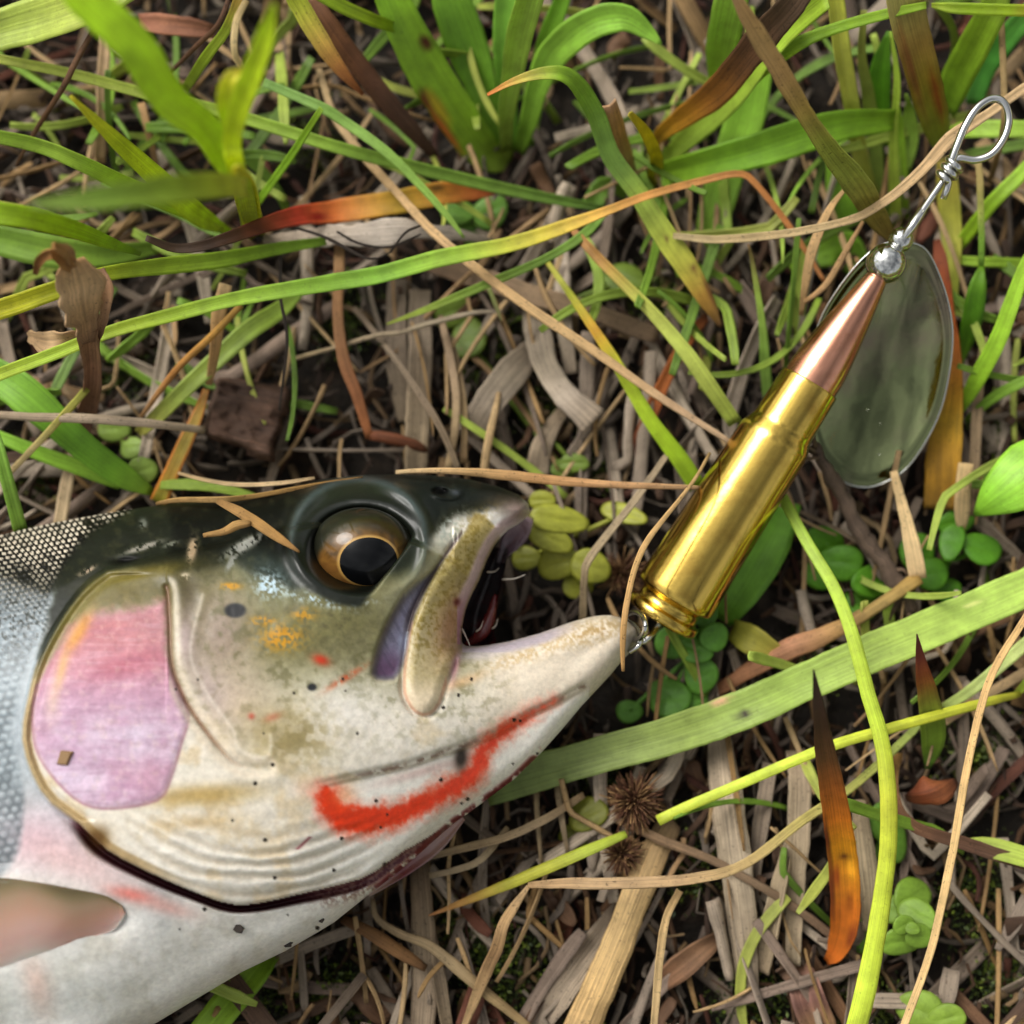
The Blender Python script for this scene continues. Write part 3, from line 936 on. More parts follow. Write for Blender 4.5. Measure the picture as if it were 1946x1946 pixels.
    ec = P(EYE[0], EYE[1], cz)
    rx, ry, rz = 101 * s, 86 * s, 6.4e-3
    ax = np.array([24 * s, -31 * s, 0]); ax[2] = math.sqrt(max(1e-9, 1 - (ax[0] / rx) ** 2 - (ax[1] / ry) ** 2)) * rz
    axn = np.array([ax[0] / rx, ax[1] / ry, ax[2] / rz]); axn /= np.linalg.norm(axn)
    e1 = np.cross(axn, [0, 1, 0]); e1 /= np.linalg.norm(e1); e2 = np.cross(axn, e1)
    def dome(a0, a1, na, seg=72, lift=0.0, k=1.0):
        V, A, T = [], [], []
        for a in np.linspace(a0, a1, na):
            for t in np.arange(seg) * 2 * np.pi / seg:
                q_ = math.cos(a) * axn + math.sin(a) * (math.cos(t) * e1 + math.sin(t) * e2)
                V.append(ec + q_ * (np.array([rx, ry, rz]) + lift)); A.append(a); T.append(t)
        F = [(i * seg + j, i * seg + (j + 1) % seg, (i + 1) * seg + (j + 1) % seg, (i + 1) * seg + j) for i in range(na - 1) for j in range(seg)]
        return np.array(V), F, np.array(A), np.array(T)
    # clear wet coat over coloured ball
    def eye_mat(name, rough, ior=1.38):
        m, nt, b = new_mat(name)
        at = N(nt, 'ShaderNodeAttribute', attribute_name='Col')
        nt.links.new(at.outputs['Color'], b.inputs['Base Color'])
        b.inputs['Roughness'].default_value = rough
        b.inputs['Coat Weight'].default_value = 1.0
        b.inputs['Coat Roughness'].default_value = 0.015
        b.inputs['Coat IOR'].default_value = ior
        b.inputs['Specular IOR Level'].default_value = 0.2
        return m
    ap = 0.545
    eye = empty('eye', ec - wloc(root)); eye.parent = root
    V, F, A, T = dome(0.5, 2.2, 40)
    x, y = A * np.cos(T) * 9, A * np.sin(T) * 9
    nn = fbm(x + 40, y + 40, 200); n6 = fbm(T * 9 + 10, A * 2 + 3, 210)
    c = np.tile(lin('#6a4a1e'), (len(V), 1))
    def em(mk, hx):
        nonlocal c
        mk = np.clip(mk, 0, 1)[:, None]; c = c * (1 - mk) + lin(hx) * mk
    em(ss(nn, 0.4, 0.7) * 0.8, '#43300f')
    em(ss(n6, 0.5, 0.8) * 0.55, '#94702c')
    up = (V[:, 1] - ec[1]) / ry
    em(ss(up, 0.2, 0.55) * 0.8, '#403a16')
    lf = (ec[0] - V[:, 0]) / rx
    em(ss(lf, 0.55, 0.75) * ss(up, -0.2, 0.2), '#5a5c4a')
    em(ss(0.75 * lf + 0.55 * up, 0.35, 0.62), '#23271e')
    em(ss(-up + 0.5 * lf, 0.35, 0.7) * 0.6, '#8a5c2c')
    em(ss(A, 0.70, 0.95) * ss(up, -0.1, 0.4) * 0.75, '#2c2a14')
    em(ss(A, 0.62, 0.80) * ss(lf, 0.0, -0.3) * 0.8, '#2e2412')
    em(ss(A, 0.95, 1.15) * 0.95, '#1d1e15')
    em(ss(A, ap + 0.075, ap + 0.03), '#b8904c')
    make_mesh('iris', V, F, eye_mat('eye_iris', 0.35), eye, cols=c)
    V, F, A, T = dome(0.002, ap + 0.01, 18, lift=0.00002)
    make_mesh('pupil', V, F, eye_mat('eye_pupil', 0.3, 1.25), eye, cols=np.tile(lin('#07080a'), (len(V), 1)))

    # ---------- inside of the mouth: dark red cavity seen between the jaws
    m2, nt, b = new_mat('mouth_flesh')
    at = N(nt, 'ShaderNodeAttribute', attribute_name='Col')
    nt.links.new(at.outputs['Color'], b.inputs['Base Color'])
    b.inputs['Roughness'].default_value = 0.25; b.inputs['Coat Weight'].default_value = 0.6
    ge = N(nt, 'ShaderNodeNewGeometry'); no = N(nt, 'ShaderNodeTexNoise', Scale=900.0, Detail=4.0)
    nt.links.new(ge.outputs['Position'], no.inputs['Vector'])
    bu = N(nt, 'ShaderNodeBump', Strength=0.6, Distance=0.0006)
    nt.links.new(no.outputs['Fac'], bu.inputs['Height']); nt.links.new(bu.outputs['Normal'], b.inputs['Normal'])
    left = catmull([(930, 1040), (915, 1070), (900, 1110), (880, 1150), (868, 1190), (868, 1225), (880, 1245)], 22)
    right = catmull([(966, 1042), (962, 1070), (955, 1100), (948, 1130), (940, 1165), (938, 1195), (945, 1232)], 22)
    V, C2 = [], []
    nw = 12
    for i in range(22):
        for j in range(nw):
            t = j / (nw - 1)
            uu, vv = left[i] * (1 - t) + right[i] * t
            z = 16 - 9.5 * math.sin(math.pi * min(1, 0.12 + 0.75 * t)) + 1.0 * t
            V.append(P(uu, vv, z))
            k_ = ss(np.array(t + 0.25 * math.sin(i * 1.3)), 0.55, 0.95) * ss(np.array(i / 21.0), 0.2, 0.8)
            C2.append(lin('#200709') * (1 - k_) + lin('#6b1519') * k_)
    Vb = [p + np.array([0, 0, -0.0008]) for p in V]
    F = []
    for i in range(21):
        for j in range(nw - 1):
            a = i * nw + j
            F.append((a, a + 1, a + nw + 1, a + nw))
            o_ = 22 * nw
            F.append((o_ + a, o_ + a + nw, o_ + a + nw + 1, o_ + a + 1))
    make_mesh('mouth_cavity', np.array(V + Vb), F, m2, root, cols=np.array(C2 + C2))
    # far-side lip of the upper jaw, and the tongue
    far = catmull([(1000, 985, 12, 34), (985, 1005, 11, 52), (970, 1030, 10, 44), (958, 1050, 9.5, 26), (948, 1072, 9, 10)], 24)
    wv = P(far[:, 0], far[:, 1], far[:, 2])
    V, F, C3, _ = ribbon(wv, far[:, 3] * 0.0000655, ramp(stops_of('#8c7478 #6e5560 #5c4450 #3a2028'), np.linspace(0, 1, 24)), nac=7, fold=0.1, thick=0.0015, seed=3, wav=0.15)
    make_mesh('far_lip', V, F, m2, root, cols=C3)
    tg = catmull([(885, 1225, 12, 12), (915, 1205, 13, 26), (932, 1170, 13, 22), (942, 1130, 12.5, 8)], 20)
    V, F = tube(P(tg[:, 0], tg[:, 1], tg[:, 2]), tg[:, 3] * 0.5 * 0.000065, 10)
    make_mesh('tongue', V, F, m2, root, cols=np.tile(lin('#5e1216'), (len(V), 1)))
    # small teeth and bone spicules at the mouth corner
    mt, nt, b = new_mat('tooth'); b.inputs['Base Color'].default_value = (*lin('#d9cfc0'), 1); b.inputs['Roughness'].default_value = 0.25
    for (a_, z1, b_, z2, r_) in [((878, 1195), 18, (893, 1227), 20, 2.0), ((955, 1101), 15, (998, 1092), 17, 2.2), ((926, 1087), 15, (948, 1080), 16, 1.6), ((905, 1200), 16, (918, 1180), 17, 1.6),
                                 ((935, 1195), 14, (946, 1176), 15, 1.4)]:
        w_ = catmull([(*a_, z1), ((a_[0] + b_[0]) / 2 + 2, (a_[1] + b_[1]) / 2 + 3, (z1 + z2) / 2), (*b_, z2)], 8)
        V, F = tube(P(w_[:, 0], w_[:, 1], w_[:, 2]), np.linspace(1, 0.25, 8) * r_ * 0.000065, 7)
        make_mesh('tooth', V, F, mt, root)

    # ---------- pectoral fin folded on the flank
    mf, nt, b = new_mat('fin_membrane')
    at = N(nt, 'ShaderNodeAttribute', attribute_name='Col'); st = N(nt, 'ShaderNodeAttribute', attribute_name='Str')
    wv = N(nt, 'ShaderNodeTexWave', Scale=2.2); wv.bands_direction = 'X'; wv.inputs['Distortion'].default_value = 0.6
    nt.links.new(st.outputs['Vector'], wv.inputs['Vector'])
    mr = N(nt, 'ShaderNodeMapRange'); mr.inputs['To Min'].default_value = 0.90; mr.inputs['To Max'].default_value = 1.04
    nt.links.new(wv.outputs['Fac'], mr.inputs['Value'])
    sc = N(nt, 'ShaderNodeVectorMath', operation='SCALE')
    nt.links.new(at.outputs['Color'], sc.inputs[0]); nt.links.new(mr.outputs[0], sc.inputs['Scale'])
    nt.links.new(sc.outputs[0], b.inputs['Base Color'])
    b.inputs['Roughness'].default_value = 0.4; b.inputs['Subsurface Weight'].default_value = 0.3; b.inputs['Subsurface Scale'].default_value = 0.001
    b.inputs['Coat Weight'].default_value = 0.3
    bu = N(nt, 'ShaderNodeBump', Strength=0.5, Distance=0.0003)
    nt.links.new(wv.outputs['Fac'], bu.inputs['Height']); nt.links.new(bu.outputs['Normal'], b.inputs['Normal'])
    topl = catmull([(232, 1722), (200, 1702), (140, 1690), (60, 1676), (-20, 1668), (-200, 1670), (-420, 1720)], 40)
    botl = catmull([(238, 1738), (215, 1768), (160, 1785), (80, 1815), (-20, 1850), (-200, 1900), (-430, 1830)], 40)
    V, C4, S4 = [], [], []
    nw = 24
    for i in range(40):
        for j in range(nw):
            t = j / (nw - 1)
            uu, vv = topl[i] * (1 - t) + botl[i] * t
            z = surf(max(uu, -400), vv) - 0.15 + 1.3 * ss(np.array(i), 0, 9) * max(0.0, math.sin(math.pi * min(1, t * 0.86 + 0.14))) ** 0.8
            V.append(P(uu, vv, float(z)))
            cc = ramp([(0, '#5c5030'), (0.10, '#7c6c48'), (0.22, '#a08468'), (0.45, '#b98c74'), (0.7, '#c4978a'), (0.88, '#cfb0a4'), (1, '#d6ccc2')], np.array(t + 0.05 * math.sin(i * 0.7) + 0.3 * math.exp(-((i - 5) / 3.0) ** 2) * -t))
            C4.append(cc); S4.append((t * 9, i * 0.05, 0))
    Vb = [p + np.array([0, 0, -0.0007]) for p in V]
    n_ = 40 * nw
    F = []
    for i in range(39):
        for j in range(nw - 1):
            a = i * nw + j
            F.append((a, a + 1, a + nw + 1, a + nw)); F.append((n_ + a, n_ + a + nw, n_ + a + nw + 1, n_ + a + 1))
    for i in range(39):
        for j in (0, nw - 1):
            a = i * nw + j; F.append((a, a + nw, n_ + a + nw, n_ + a))
    for j in range(nw - 1):
        for i in (0, 39):
            a = i * nw + j; F.append((a, a + 1, n_ + a + 1, n_ + a))
    make_mesh('pectoral_fin', np.array(V + Vb), F, mf, root, cols=np.array(C4 + C4), uvs=np.array(S4 + S4))
    # tail fin (outside the picture)
    tl = catmull([(-3000, 2330), (-3250, 2230), (-3650, 2120)], 14); tb = catmull([(-3000, 2400), (-3250, 2520), (-3650, 2640)], 14)
    V, C5, S5 = [], [], []
    for i in range(14):
        for j in range(16):
            t = j / 15
            fk = 1 - 0.12 * (i / 13) * math.sin(math.pi * t)
            q0, q1 = tl[i], tb[i]
            uu, vv = q0 * (1 - t) + q1 * t
            uu = -3000 + (uu + 3000) * fk
            V.append(P(uu, vv, 16)); C5.append(lin('#5c5a48')); S5.append((t * 12, i * 0.1, 0))
    Vb = [p + np.array([0, 0, -0.0012]) for p in V]; n_ = len(V); F = []
    for i in range(13):
        for j in range(15):
            a = i * 16 + j
            F.append((a, a + 1, a + 17, a + 16)); F.append((n_ + a, n_ + a + 16, n_ + a + 17, n_ + a + 1))
    make_mesh('tail_fin', np.array(V + Vb), F, mf, root, cols=np.array(C5 + C5), uvs=np.array(S5 + S5))
    # gill membrane flap under the throat
    fl = catmull([(880, 1556, 14, 8), (830, 1606, 12.5, 26), (770, 1652, 12, 24), (700, 1702, 12, 6)], 22)
    V, F, C6, U6 = ribbon(P(fl[:, 0], fl[:, 1], fl[:, 2]), fl[:, 3] * 0.000066, ramp(stops_of('#a8837a #9c7a72 #7a3038 #b09888'), np.linspace(0, 1, 22)), nac=7, fold=0.25, thick=0.0006, seed=11)
    make_mesh('gill_membrane', V, F, m2, root, cols=C6)
    # grit stuck to the slime
    mg, nt, b = new_mat('grit'); b.inputs['Base Color'].default_value = (*lin('#2a211a'), 1); b.inputs['Roughness'].default_value = 0.8
    mgb, nt, b = new_mat('tan_flake'); b.inputs['Base Color'].default_value = (*lin('#8c6f4c'), 1); b.inputs['Roughness'].default_value = 0.8
    return surf, mg, mgb
SURF, M_GRIT, M_FLAKE = build_trout()

def chip(name, cu, cv, z, rx, ry, th, mat, label, cat, group=None, ang=0.0, sides=6, seed=1, col=None, rough=0.25):
    """small irregular flake: jittered prism"""
    r = np.random.default_rng(seed)
    s = float(px2m(cu, cv, z)); c = P(cu, cv, z)
    th_ = np.sort(np.arange(sides) * 2 * np.pi / sides + r.uniform(-0.25, 0.25, sides)) + math.radians(ang)
    V = []
    for k, (dz, sc_) in enumerate([(0, 0.9), (th * 0.5, 1.05), (th, 0.85)]):
        for t in th_:
            rr = 1 + r.uniform(-rough, rough)
            V.append(c + np.array([math.cos(t) * rx * s * rr * sc_, math.sin(t) * ry * s * rr * sc_, dz * 0.001]))
    V = np.array(V); n = sides
    F = [(k * n + i, k * n + (i + 1) % n, (k + 1) * n + (i + 1) % n, (k + 1) * n + i) for k in range(2) for i in range(n)]
    F.append(tuple(range(n))[::-1]); F.append(tuple(2 * n + i for i in range(n)))
    cols = None if col is None else np.tile(lin(col), (len(V), 1)) * r.uniform(0.8, 1.15, (len(V), 1))
    o = make_mesh(name, V, F, mat, cols=cols, uvs=(None if col is None else (V - c) * 1000.0), smooth=False)
    return tag(o, label, cat, group)
chip('straw_flake', 126, 1440, SURF(126, 1440) + 1.4, 17, 15, 0.8, M_FLAKE, 'square tan straw flake stuck on the pink gill cover', 'flake', sides=4, seed=4, ang=28, rough=0.2)
chip('grit_crumb', 455, 1764, SURF(455, 1764) - 0.2, 12, 9, 0.8, M_GRIT, 'black crumb of soil on the white belly behind the gill slit', 'crumb', seed=8)
chip('grit_crumb', 548, 1793, SURF(548, 1793) - 0.2, 9, 6, 0.7, M_GRIT, 'small dark crumb at the lower edge of the white belly', 'crumb', seed=9)
chip('grit_crumb', 611, 1748, SURF(611, 1748) - 0.2, 6, 5, 0.6, M_GRIT, 'tiny dark crumb on the belly below the gill membrane', 'crumb', seed=10)
# ------------------------------------------------------------------ spinner lure made from a rifle cartridge
def build_lure():
    b0, b1 = P(1254, 1178, 13.5), P(1667, 527, 26.0)
    L_ = np.linalg.norm(b1 - b0); axis = (b1 - b0) / L_
    def cen(s): return b0 + axis * L_ * s                  # s: 0 base .. 1 bullet tip
    k = float(px2m(1430, 900, 18))                        # m per px on the lure
    root = empty('spinner_lure', b0 * np.array([1, 1, 0]) + np.array([0, 0, 0.006]))
    tag(root, 'spinner lure made from a brass rifle cartridge with copper bullet and silver blade', 'lure')
    brass = metal('brass', '#d8b75a', 0.12, scratch=0.10, tarnish_or_reflection='#a8823a', tscale=260, tlo=0.5, thi=0.85)
    copper = metal('copper_jacket', '#e0a284', 0.18, scratch=0.08, tarnish_or_reflection='#b8785a', tscale=300, tlo=0.5, thi=0.85)
    nickel = metal('nickel_wire', '#d6d6d2', 0.14, scratch=0.05)
    steel = metal('bead_chrome', '#cfd0cc', 0.05)
    blade_m = metal('spinner_plate', '#7c845c', 0.08, scratch=0.14, tarnish_or_reflection='#7e7060', tscale=90, tlo=0.46, thi=0.74)  # silver blade coloured olive and brown to stand in for reflected grass
    T = L_
    def pr(lst): return [(s * T, r * k) for s, r in lst]
    # case: rim, extractor groove, tapered body, shoulder, neck
    prof = [(0.0, 60), (0.002, 68), (0.006, 73), (0.012, 74.5), (0.024, 74.5), (0.029, 72.5), (0.032, 66), (0.036, 62.5), (0.052, 62), (0.058, 64), (0.066, 74), (0.070, 78.5), (0.075, 80)]
    for s in np.linspace(0.09, 0.52, 30): prof.append((s, 80 - (s - 0.075) / 0.445 * 8.5))
    prof += [(0.528, 71.2), (0.536, 70.2), (0.545, 68.5), (0.553, 66), (0.561, 63.4), (0.568, 61.4), (0.576, 60.4), (0.586, 60)]
    for s in np.linspace(0.60, 0.692, 8): prof.append((s, 60 - (s - 0.6) / 0.092 * 1.8))
    prof += [(0.6955, 58.0), (0.698, 57.2), (0.6985, 55), (0.695, 53.5)]
    V, F = lathe(b0, axis, pr(prof), 80)
    # tiny dents so reflections break up
    q = V - b0
    V = V + np.outer(0.00003 * (fbm(q[:, 0] * 500 + 30, q[:, 1] * 500 + q[:, 2] * 310 + 30, 301, 3) - 0.5), axis) \
          + 0.00006 * (fbm(q[:, 0] * 260 + 9, q[:, 1] * 260 + q[:, 2] * 190 + 9, 302, 3) - 0.5)[:, None] * np.array([0.6, 0.2, 0.7])
    case = make_mesh('cartridge_case', V, F, brass, root)
    # primer in the base
    V, F = lathe(b0 - axis * 0.00015, axis, [(0.0, 24 * k), (0.00016, 26 * k), (0.0006, 26 * k)], 40)
    make_mesh('primer', V, F, nickel, case)
    # bullet: ogive with cut tip
    prof = []
    for s in np.linspace(0.66, 1.0, 40):
        x = (s - 0.70) / 0.30
        r = 53.5 if x < 0.1 else 53.5 - (53.5 - 20) * ((x - 0.1) / 0.9) ** 1.28
        prof.append((s, r))
    prof += [(1.002, 18), (1.0025, 13)]
    V, F = lathe(b0, axis, pr(prof), 72)
    make_mesh('bullet', V, F, copper, root)
    # beads on the shaft
    bc = cen(1.0) + axis * 30 * k
    pb = [(-37 * k + 74 * k * (1 - math.cos(t)) / 2, max(37 * k * math.sin(t), 4 * k)) for t in np.linspace(0.06, math.pi - 0.06, 24)]
    V, F = lathe(bc, axis, pb, 40); make_mesh('bead', V, F, steel, root)
    V, F = lathe(bc + axis * 50 * k, axis, [(s * 0.62, r * 0.62) for s, r in pb], 32); make_mesh('bead', V, F, steel, root)
    # clevis: small U of sheet metal that carries the blade
    cl0 = bc + axis * 64 * k
    sidev = np.cross(axis, [0, 0, 1]); sidev /= np.linalg.norm(sidev)
    dn = np.cross(sidev, axis); dn = dn if dn[2] < 0 else -dn
    pts = catmull(np.array([cl0 + sidev * 0 - dn * 12 * k, cl0 + axis * 14 * k - dn * 4 * k, cl0 + axis * 16 * k + dn * 22 * k, cl0 + axis * 2 * k + dn * 46 * k, cl0 - axis * 22 * k + dn * 40 * k, cl0 - axis * 26 * k + dn * 16 * k]), 30)
    V, F = tube(pts, 4.2 * k, 8); make_mesh('clevis', V, F, nickel, root)
    # sleeve and wire shaft
    end = P(1796, 338, 32.0)
    sax = end - cen(1.02); sl = np.linalg.norm(sax); sax /= sl
    st = cen(1.02)
    V, F = lathe(st + sax * sl * 0.26, sax, [(0, 8.5 * k), (sl * 0.40, 8.5 * k)], 24); make_mesh('sleeve', V, F, nickel, root)
    V, F = tube(np.array([st + sax * sl * t for t in np.linspace(0, 1.03, 12)]), 6.4 * k, 14); make_mesh('wire_shaft', V, F, nickel, root)
    # twisted coil and tow loop bent from the same wire
    coil = []
    sd_ = np.cross(sax, [0, 0, 1.0]); sd_ /= np.linalg.norm(sd_); up_ = np.cross(sd_, sax)
    for t in np.linspace(0, 1, 60):
        a = t * 2 * math.pi * 2.4 + 0.8
        coil.append(st + sax * (sl * 0.985 + 34 * k * t) + (sd_ * math.cos(a) + up_ * math.sin(a)) * 14.5 * k)
    coil = [coil[0] + sd_ * 8 * k - sax * 30 * k, coil[0] + sd_ * 4 * k - sax * 12 * k] + coil
    V, F = tube(np.array(coil), 6.2 * k, 12); make_mesh('wire_coil', V, F, nickel, root)
    lp = [(1797, 338, 32.0), (1808, 312, 32.5), (1821, 300, 33.0), (1852, 304, 33.0), (1884, 293, 33.5), (1908, 262, 34.0), (1917, 225, 34.5), (1907, 195, 35), (1884, 188, 35), (1856, 206, 35), (1834, 240, 34.5), (1819, 276, 34), (1806, 312, 33.2), (1800, 330, 32.6)]
    lp = catmull(lp, 80)
    V, F = tube(P(lp[:, 0], lp[:, 1], lp[:, 2]), 7.2 * k, 14); make_mesh('tow_loop', V, F, nickel, root)
    # spinner blade: dished teardrop with a rolled rim
    edge = smooth_poly([(1705, 457), (1757, 472), (1790, 535), (1808, 605), (1809, 670), (1793, 761), (1767, 825), (1727, 885), (1687, 914), (1645, 926), (1600, 914), (1562, 872),
                        (1540, 805), (1535, 735), (1543, 665), (1560, 605), (1591, 551), (1632, 499), (1671, 467)], 6)
    cu, cv = 1676.0, 705.0
    Vt, Vb = [], []
    rings = [1.0, 0.985, 0.965, 0.94, 0.915, 0.89, 0.86, 0.82, 0.76, 0.68, 0.58, 0.46, 0.34, 0.2, 0.08]
    def bz(u_, v_): return np.interp(v_, [457, 926], [25.0, 8.5])
    for rr in rings:
        q = np.array([cu, cv]) + (edge - np.array([cu, cv])) * rr
        z = bz(q[:, 0], q[:, 1])
        dish = -2.9 * (1 - (rr / 0.90) ** 2) if rr < 0.90 else 0.0
        rim = 0.25 * np.exp(-((rr - 0.99) / 0.02) ** 2)
        wob = 0.10 * (fbm(q[:, 0] / 40, q[:, 1] / 40, 320, 2) - 0.5)
        Vt.append(P(q[:, 0], q[:, 1], z + dish + rim + wob))
    n = len(edge)
    Vt = np.vstack(Vt); Vb = Vt - np.array([0, 0.00018, 0.00055])
    c1 = P(cu, cv, bz(cu, cv) - 2.9)
    V = np.vstack([Vt, c1[None], Vb, (c1 - np.array([0, 0, 0.00055]))[None]])
    m = len(rings); o2 = m * n + 1
    F = []
    for i in range(m - 1):
        for j in range(n):
            a, b_, c_, d_ = i * n + j, i * n + (j + 1) % n, (i + 1) * n + (j + 1) % n, (i + 1) * n + j
            F.append((a, b_, c_, d_)); F.append((o2 + d_, o2 + c_, o2 + b_, o2 + a))
    for j in range(n):
        F.append(((m - 1) * n + j, (m - 1) * n + (j + 1) % n, m * n)); F.append((o2 + m * n, o2 + (m - 1) * n + (j + 1) % n, o2 + (m - 1) * n + j))
        F.append((j, o2 + j, o2 + (j + 1) % n, (j + 1) % n))
    bl = make_mesh('spinner_blade', V, F, blade_m, root)
    V, F = tube(np.vstack([P(edge[:, 0], edge[:, 1], bz(edge[:, 0], edge[:, 1]) + 0.18), P(edge[:1, 0], edge[:1, 1], bz(edge[:1, 0], edge[:1, 1]) + 0.18)]), 1.9 * k, 8, caps=False)
    make_mesh('rolled_edge', V, F, nickel, bl)
    # water beads on the blade
    mw, nt, b = new_mat('water'); b.inputs['Base Color'].default_value = (1, 1, 1, 1); b.inputs['Roughness'].default_value = 0.0
    b.inputs['Transmission Weight'].default_value = 1.0; b.inputs['IOR'].default_value = 1.33
    r = np.random.default_rng(12)
    VV, FF, o_ = [], [], 0
    for _ in range(70):
        uu, vv = r.normal(1715, 28), r.normal(835, 34)
        if not inside(np.array([uu]), np.array([vv]), np.array([cu, cv]) + (edge - np.array([cu, cv])) * 0.93)[0]: continue
        rr = np.hypot((uu - cu) / 118, (vv - cv) / 215)
        c = P(uu, vv, bz(uu, vv) - 2.9 * max(0, 1 - (rr / 0.9) ** 2) + 0.02)
        R = r.uniform(0.8, 2.6) * k
        for a in np.linspace(0.0, math.pi / 2, 4):
            for t in np.arange(8) * math.pi / 4:
                VV.append(c + R * np.array([math.cos(a) * math.cos(t), math.cos(a) * math.sin(t), 0.6 * math.sin(a)]))
        for i in range(3):
            for j in range(8): FF.append((o_ + i * 8 + j, o_ + i * 8 + (j + 1) % 8, o_ + (i + 1) * 8 + (j + 1) % 8, o_ + (i + 1) * 8 + j))
        FF.append(tuple(o_ + j for j in range(8))[::-1])
        o_ += 32
    w = make_mesh('water_drops', np.array(VV), FF, mw, bl); w['kind'] = 'stuff'
    # split ring and hook that runs into the lower jaw
    hk = catmull([(1262, 1168, 12.5), (1246, 1196, 15), (1228, 1216, 16), (1212, 1222, 15), (1200, 1226, 12)], 24)
    V, F = tube(P(hk[:, 0], hk[:, 1], hk[:, 2]), 6.0 * k, 12); make_mesh('hook_shank', V, F, nickel, root)
    rg = []
    for t in np.linspace(0, 2 * math.pi, 40):
        rg.append((1205 + 24 * math.cos(t) * 0.9, 1190 + 27 * math.sin(t), 19 + 6 * math.cos(t)))
    rg = np.array(rg)
    V, F = tube(P(rg[:, 0], rg[:, 1], rg[:, 2]), 5.2 * k, 10, caps=False); make_mesh('split_ring', V, F, nickel, root)
    hk = catmull([(1196, 1240, 19), (1214, 1226, 20), (1219, 1208, 19), (1210, 1190, 17), (1195, 1180, 15)], 24)
    V, F = tube(P(hk[:, 0], hk[:, 1], hk[:, 2]), 4.6 * k, 10); make_mesh('hook_bend', V, F, nickel, root)
build_lure()
# ------------------------------------------------------------------ plants traced from the photograph: (u, v, height mm, width px)
_seed = [100]
def blade(name, label, cat, mat, col, ctrl, parent=None, group=None, **kw):
    _seed[0] += 1
    kw.setdefault('seed', _seed[0])
    kw.setdefault('roll', 0.25 * math.sin(_seed[0] * 2.3))
    kw.setdefault('wav', 0.10)
    if mat is M_WOOD or mat is M_STRAW:
        kw.setdefault('rag', 0.14)
        kw.setdefault('fold', 0.22 * math.sin(_seed[0] * 1.7)); kw.setdefault('thick', 0.00035)
    V, F, C, U = px_ribbon(ctrl, col, **kw)
    o = make_mesh(name, V, F, mat, parent, cols=C, uvs=U)
    if parent is None: tag(o, label, cat, group)
    return o

def tuft(name, label, cat, base, leaves, group=None, leaf_name='leaf', mat=None, zs=1.0):
    r = empty(name, P(*base)); tag(r, label, cat, group)
    for col, ctrl, kw in leaves:
        kw = dict(kw)
        ctrl = [(a, b, c * zs, d) for a, b, c, d in ctrl]
        blade(leaf_name, None, None, kw.pop('mat', mat or M_LEAF), col, ctrl, parent=r, nac=kw.pop('nac', 9), **kw)
    return r

G_ = 'loose green grass blades over the litter'
S_ = 'loose dry stems over the litter'

# --- tall shoot close to the lens
tuft('grass_shoot', 'tall bright lime green grass shoot with broad blurred leaves above the litter', 'grass', (480, 445, 4), [
    ('#9cbc30 #9ccc2c #94c828 #90c826 #98d024', [(482, 446, 4, 26), (462, 360, 48, 36), (425, 300, 56, 52), (387, 242, 60, 62), (320, 188, 64, 70), (255, 87, 69, 76), (165, 0, 72, 74), (95, -90, 74, 60)], dict(fold=0.16)),
    ('#a4c42c #b4dc28 #acd82c #a0cc30', [(478, 440, 8, 28), (452, 330, 54, 36), (441, 270, 61, 36), (455, 205, 66, 40), (482, 135, 71, 42), (508, 60, 75, 34), (520, 10, 78, 8)], dict(fold=0.2)),
    ('#a4bc40 #80a840 #709c40 #78a04c', [(470, 356, 58, 34), (420, 352, 66, 46), (340, 358, 74, 54), (250, 370, 79, 50), (160, 382, 82, 40), (60, 388, 84, 10)], dict(fold=0.14)),
    ('#b0cc30 #bcd03c', [(490, 452, 3, 30), (474, 395, 28, 44), (462, 345, 51, 44), (450, 318, 61, 20)], dict(fold=0.3)),
    ('#a0d030 #b0dc34 #ccd450', [(460, 330, 51, 16), (438, 250, 60, 26), (428, 190, 65, 34), (440, 145, 68, 26), (470, 132, 67, 6)], dict(fold=0.2)),
    ('#90bc30 #a4cc30 #a0c42c #b0bc34', [(440, 442, 10, 10), (372, 405, 23, 42), (285, 326, 35, 40), (202, 249, 43, 26), (135, 183, 48, 6)], dict(fold=0.15)),
    ('#98bc40 #8cbc44 #88b848', [(425, 438, 14, 10), (330, 392, 25, 30), (230, 347, 33, 32), (150, 308, 38, 30), (70, 276, 40, 28), (-30, 255, 43, 26)], {}),
])
blade('grass_strand', 'bright broad blade sloping in over the twisted brown leaf', 'grass', M_LEAF, '#7fae2a #8cc020 #86b822 #6fa22c', [(-60, 398, 50, 44), (0, 406, 50, 44), (67, 416, 48, 42), (151, 440, 42, 34), (215, 464, 32, 22), (268, 483, 22, 8)], group=G_, nac=7)
blade('grass_strand', 'wide dark green blade lying behind the crumpled tan leaf', 'grass', M_LEAF, '#5c8a30 #689438 #608a30', [(-60, 448, 18, 50), (0, 456, 18, 58), (100, 478, 17, 62), (200, 485, 15, 46), (300, 470, 12, 24)], group=G_, nac=7)
blade('grass_strand', 'very wide pale green leaf beside the reddish brown flat scrap', 'grass', M_LEAF, '#86a84e #92b556 #9aba5c #86aa48', [(-60, 76, 30, 60), (0, 58, 30, 72), (75, 36, 32, 82), (160, 4, 36, 84), (240, -40, 38, 80)], group=G_, nac=9)
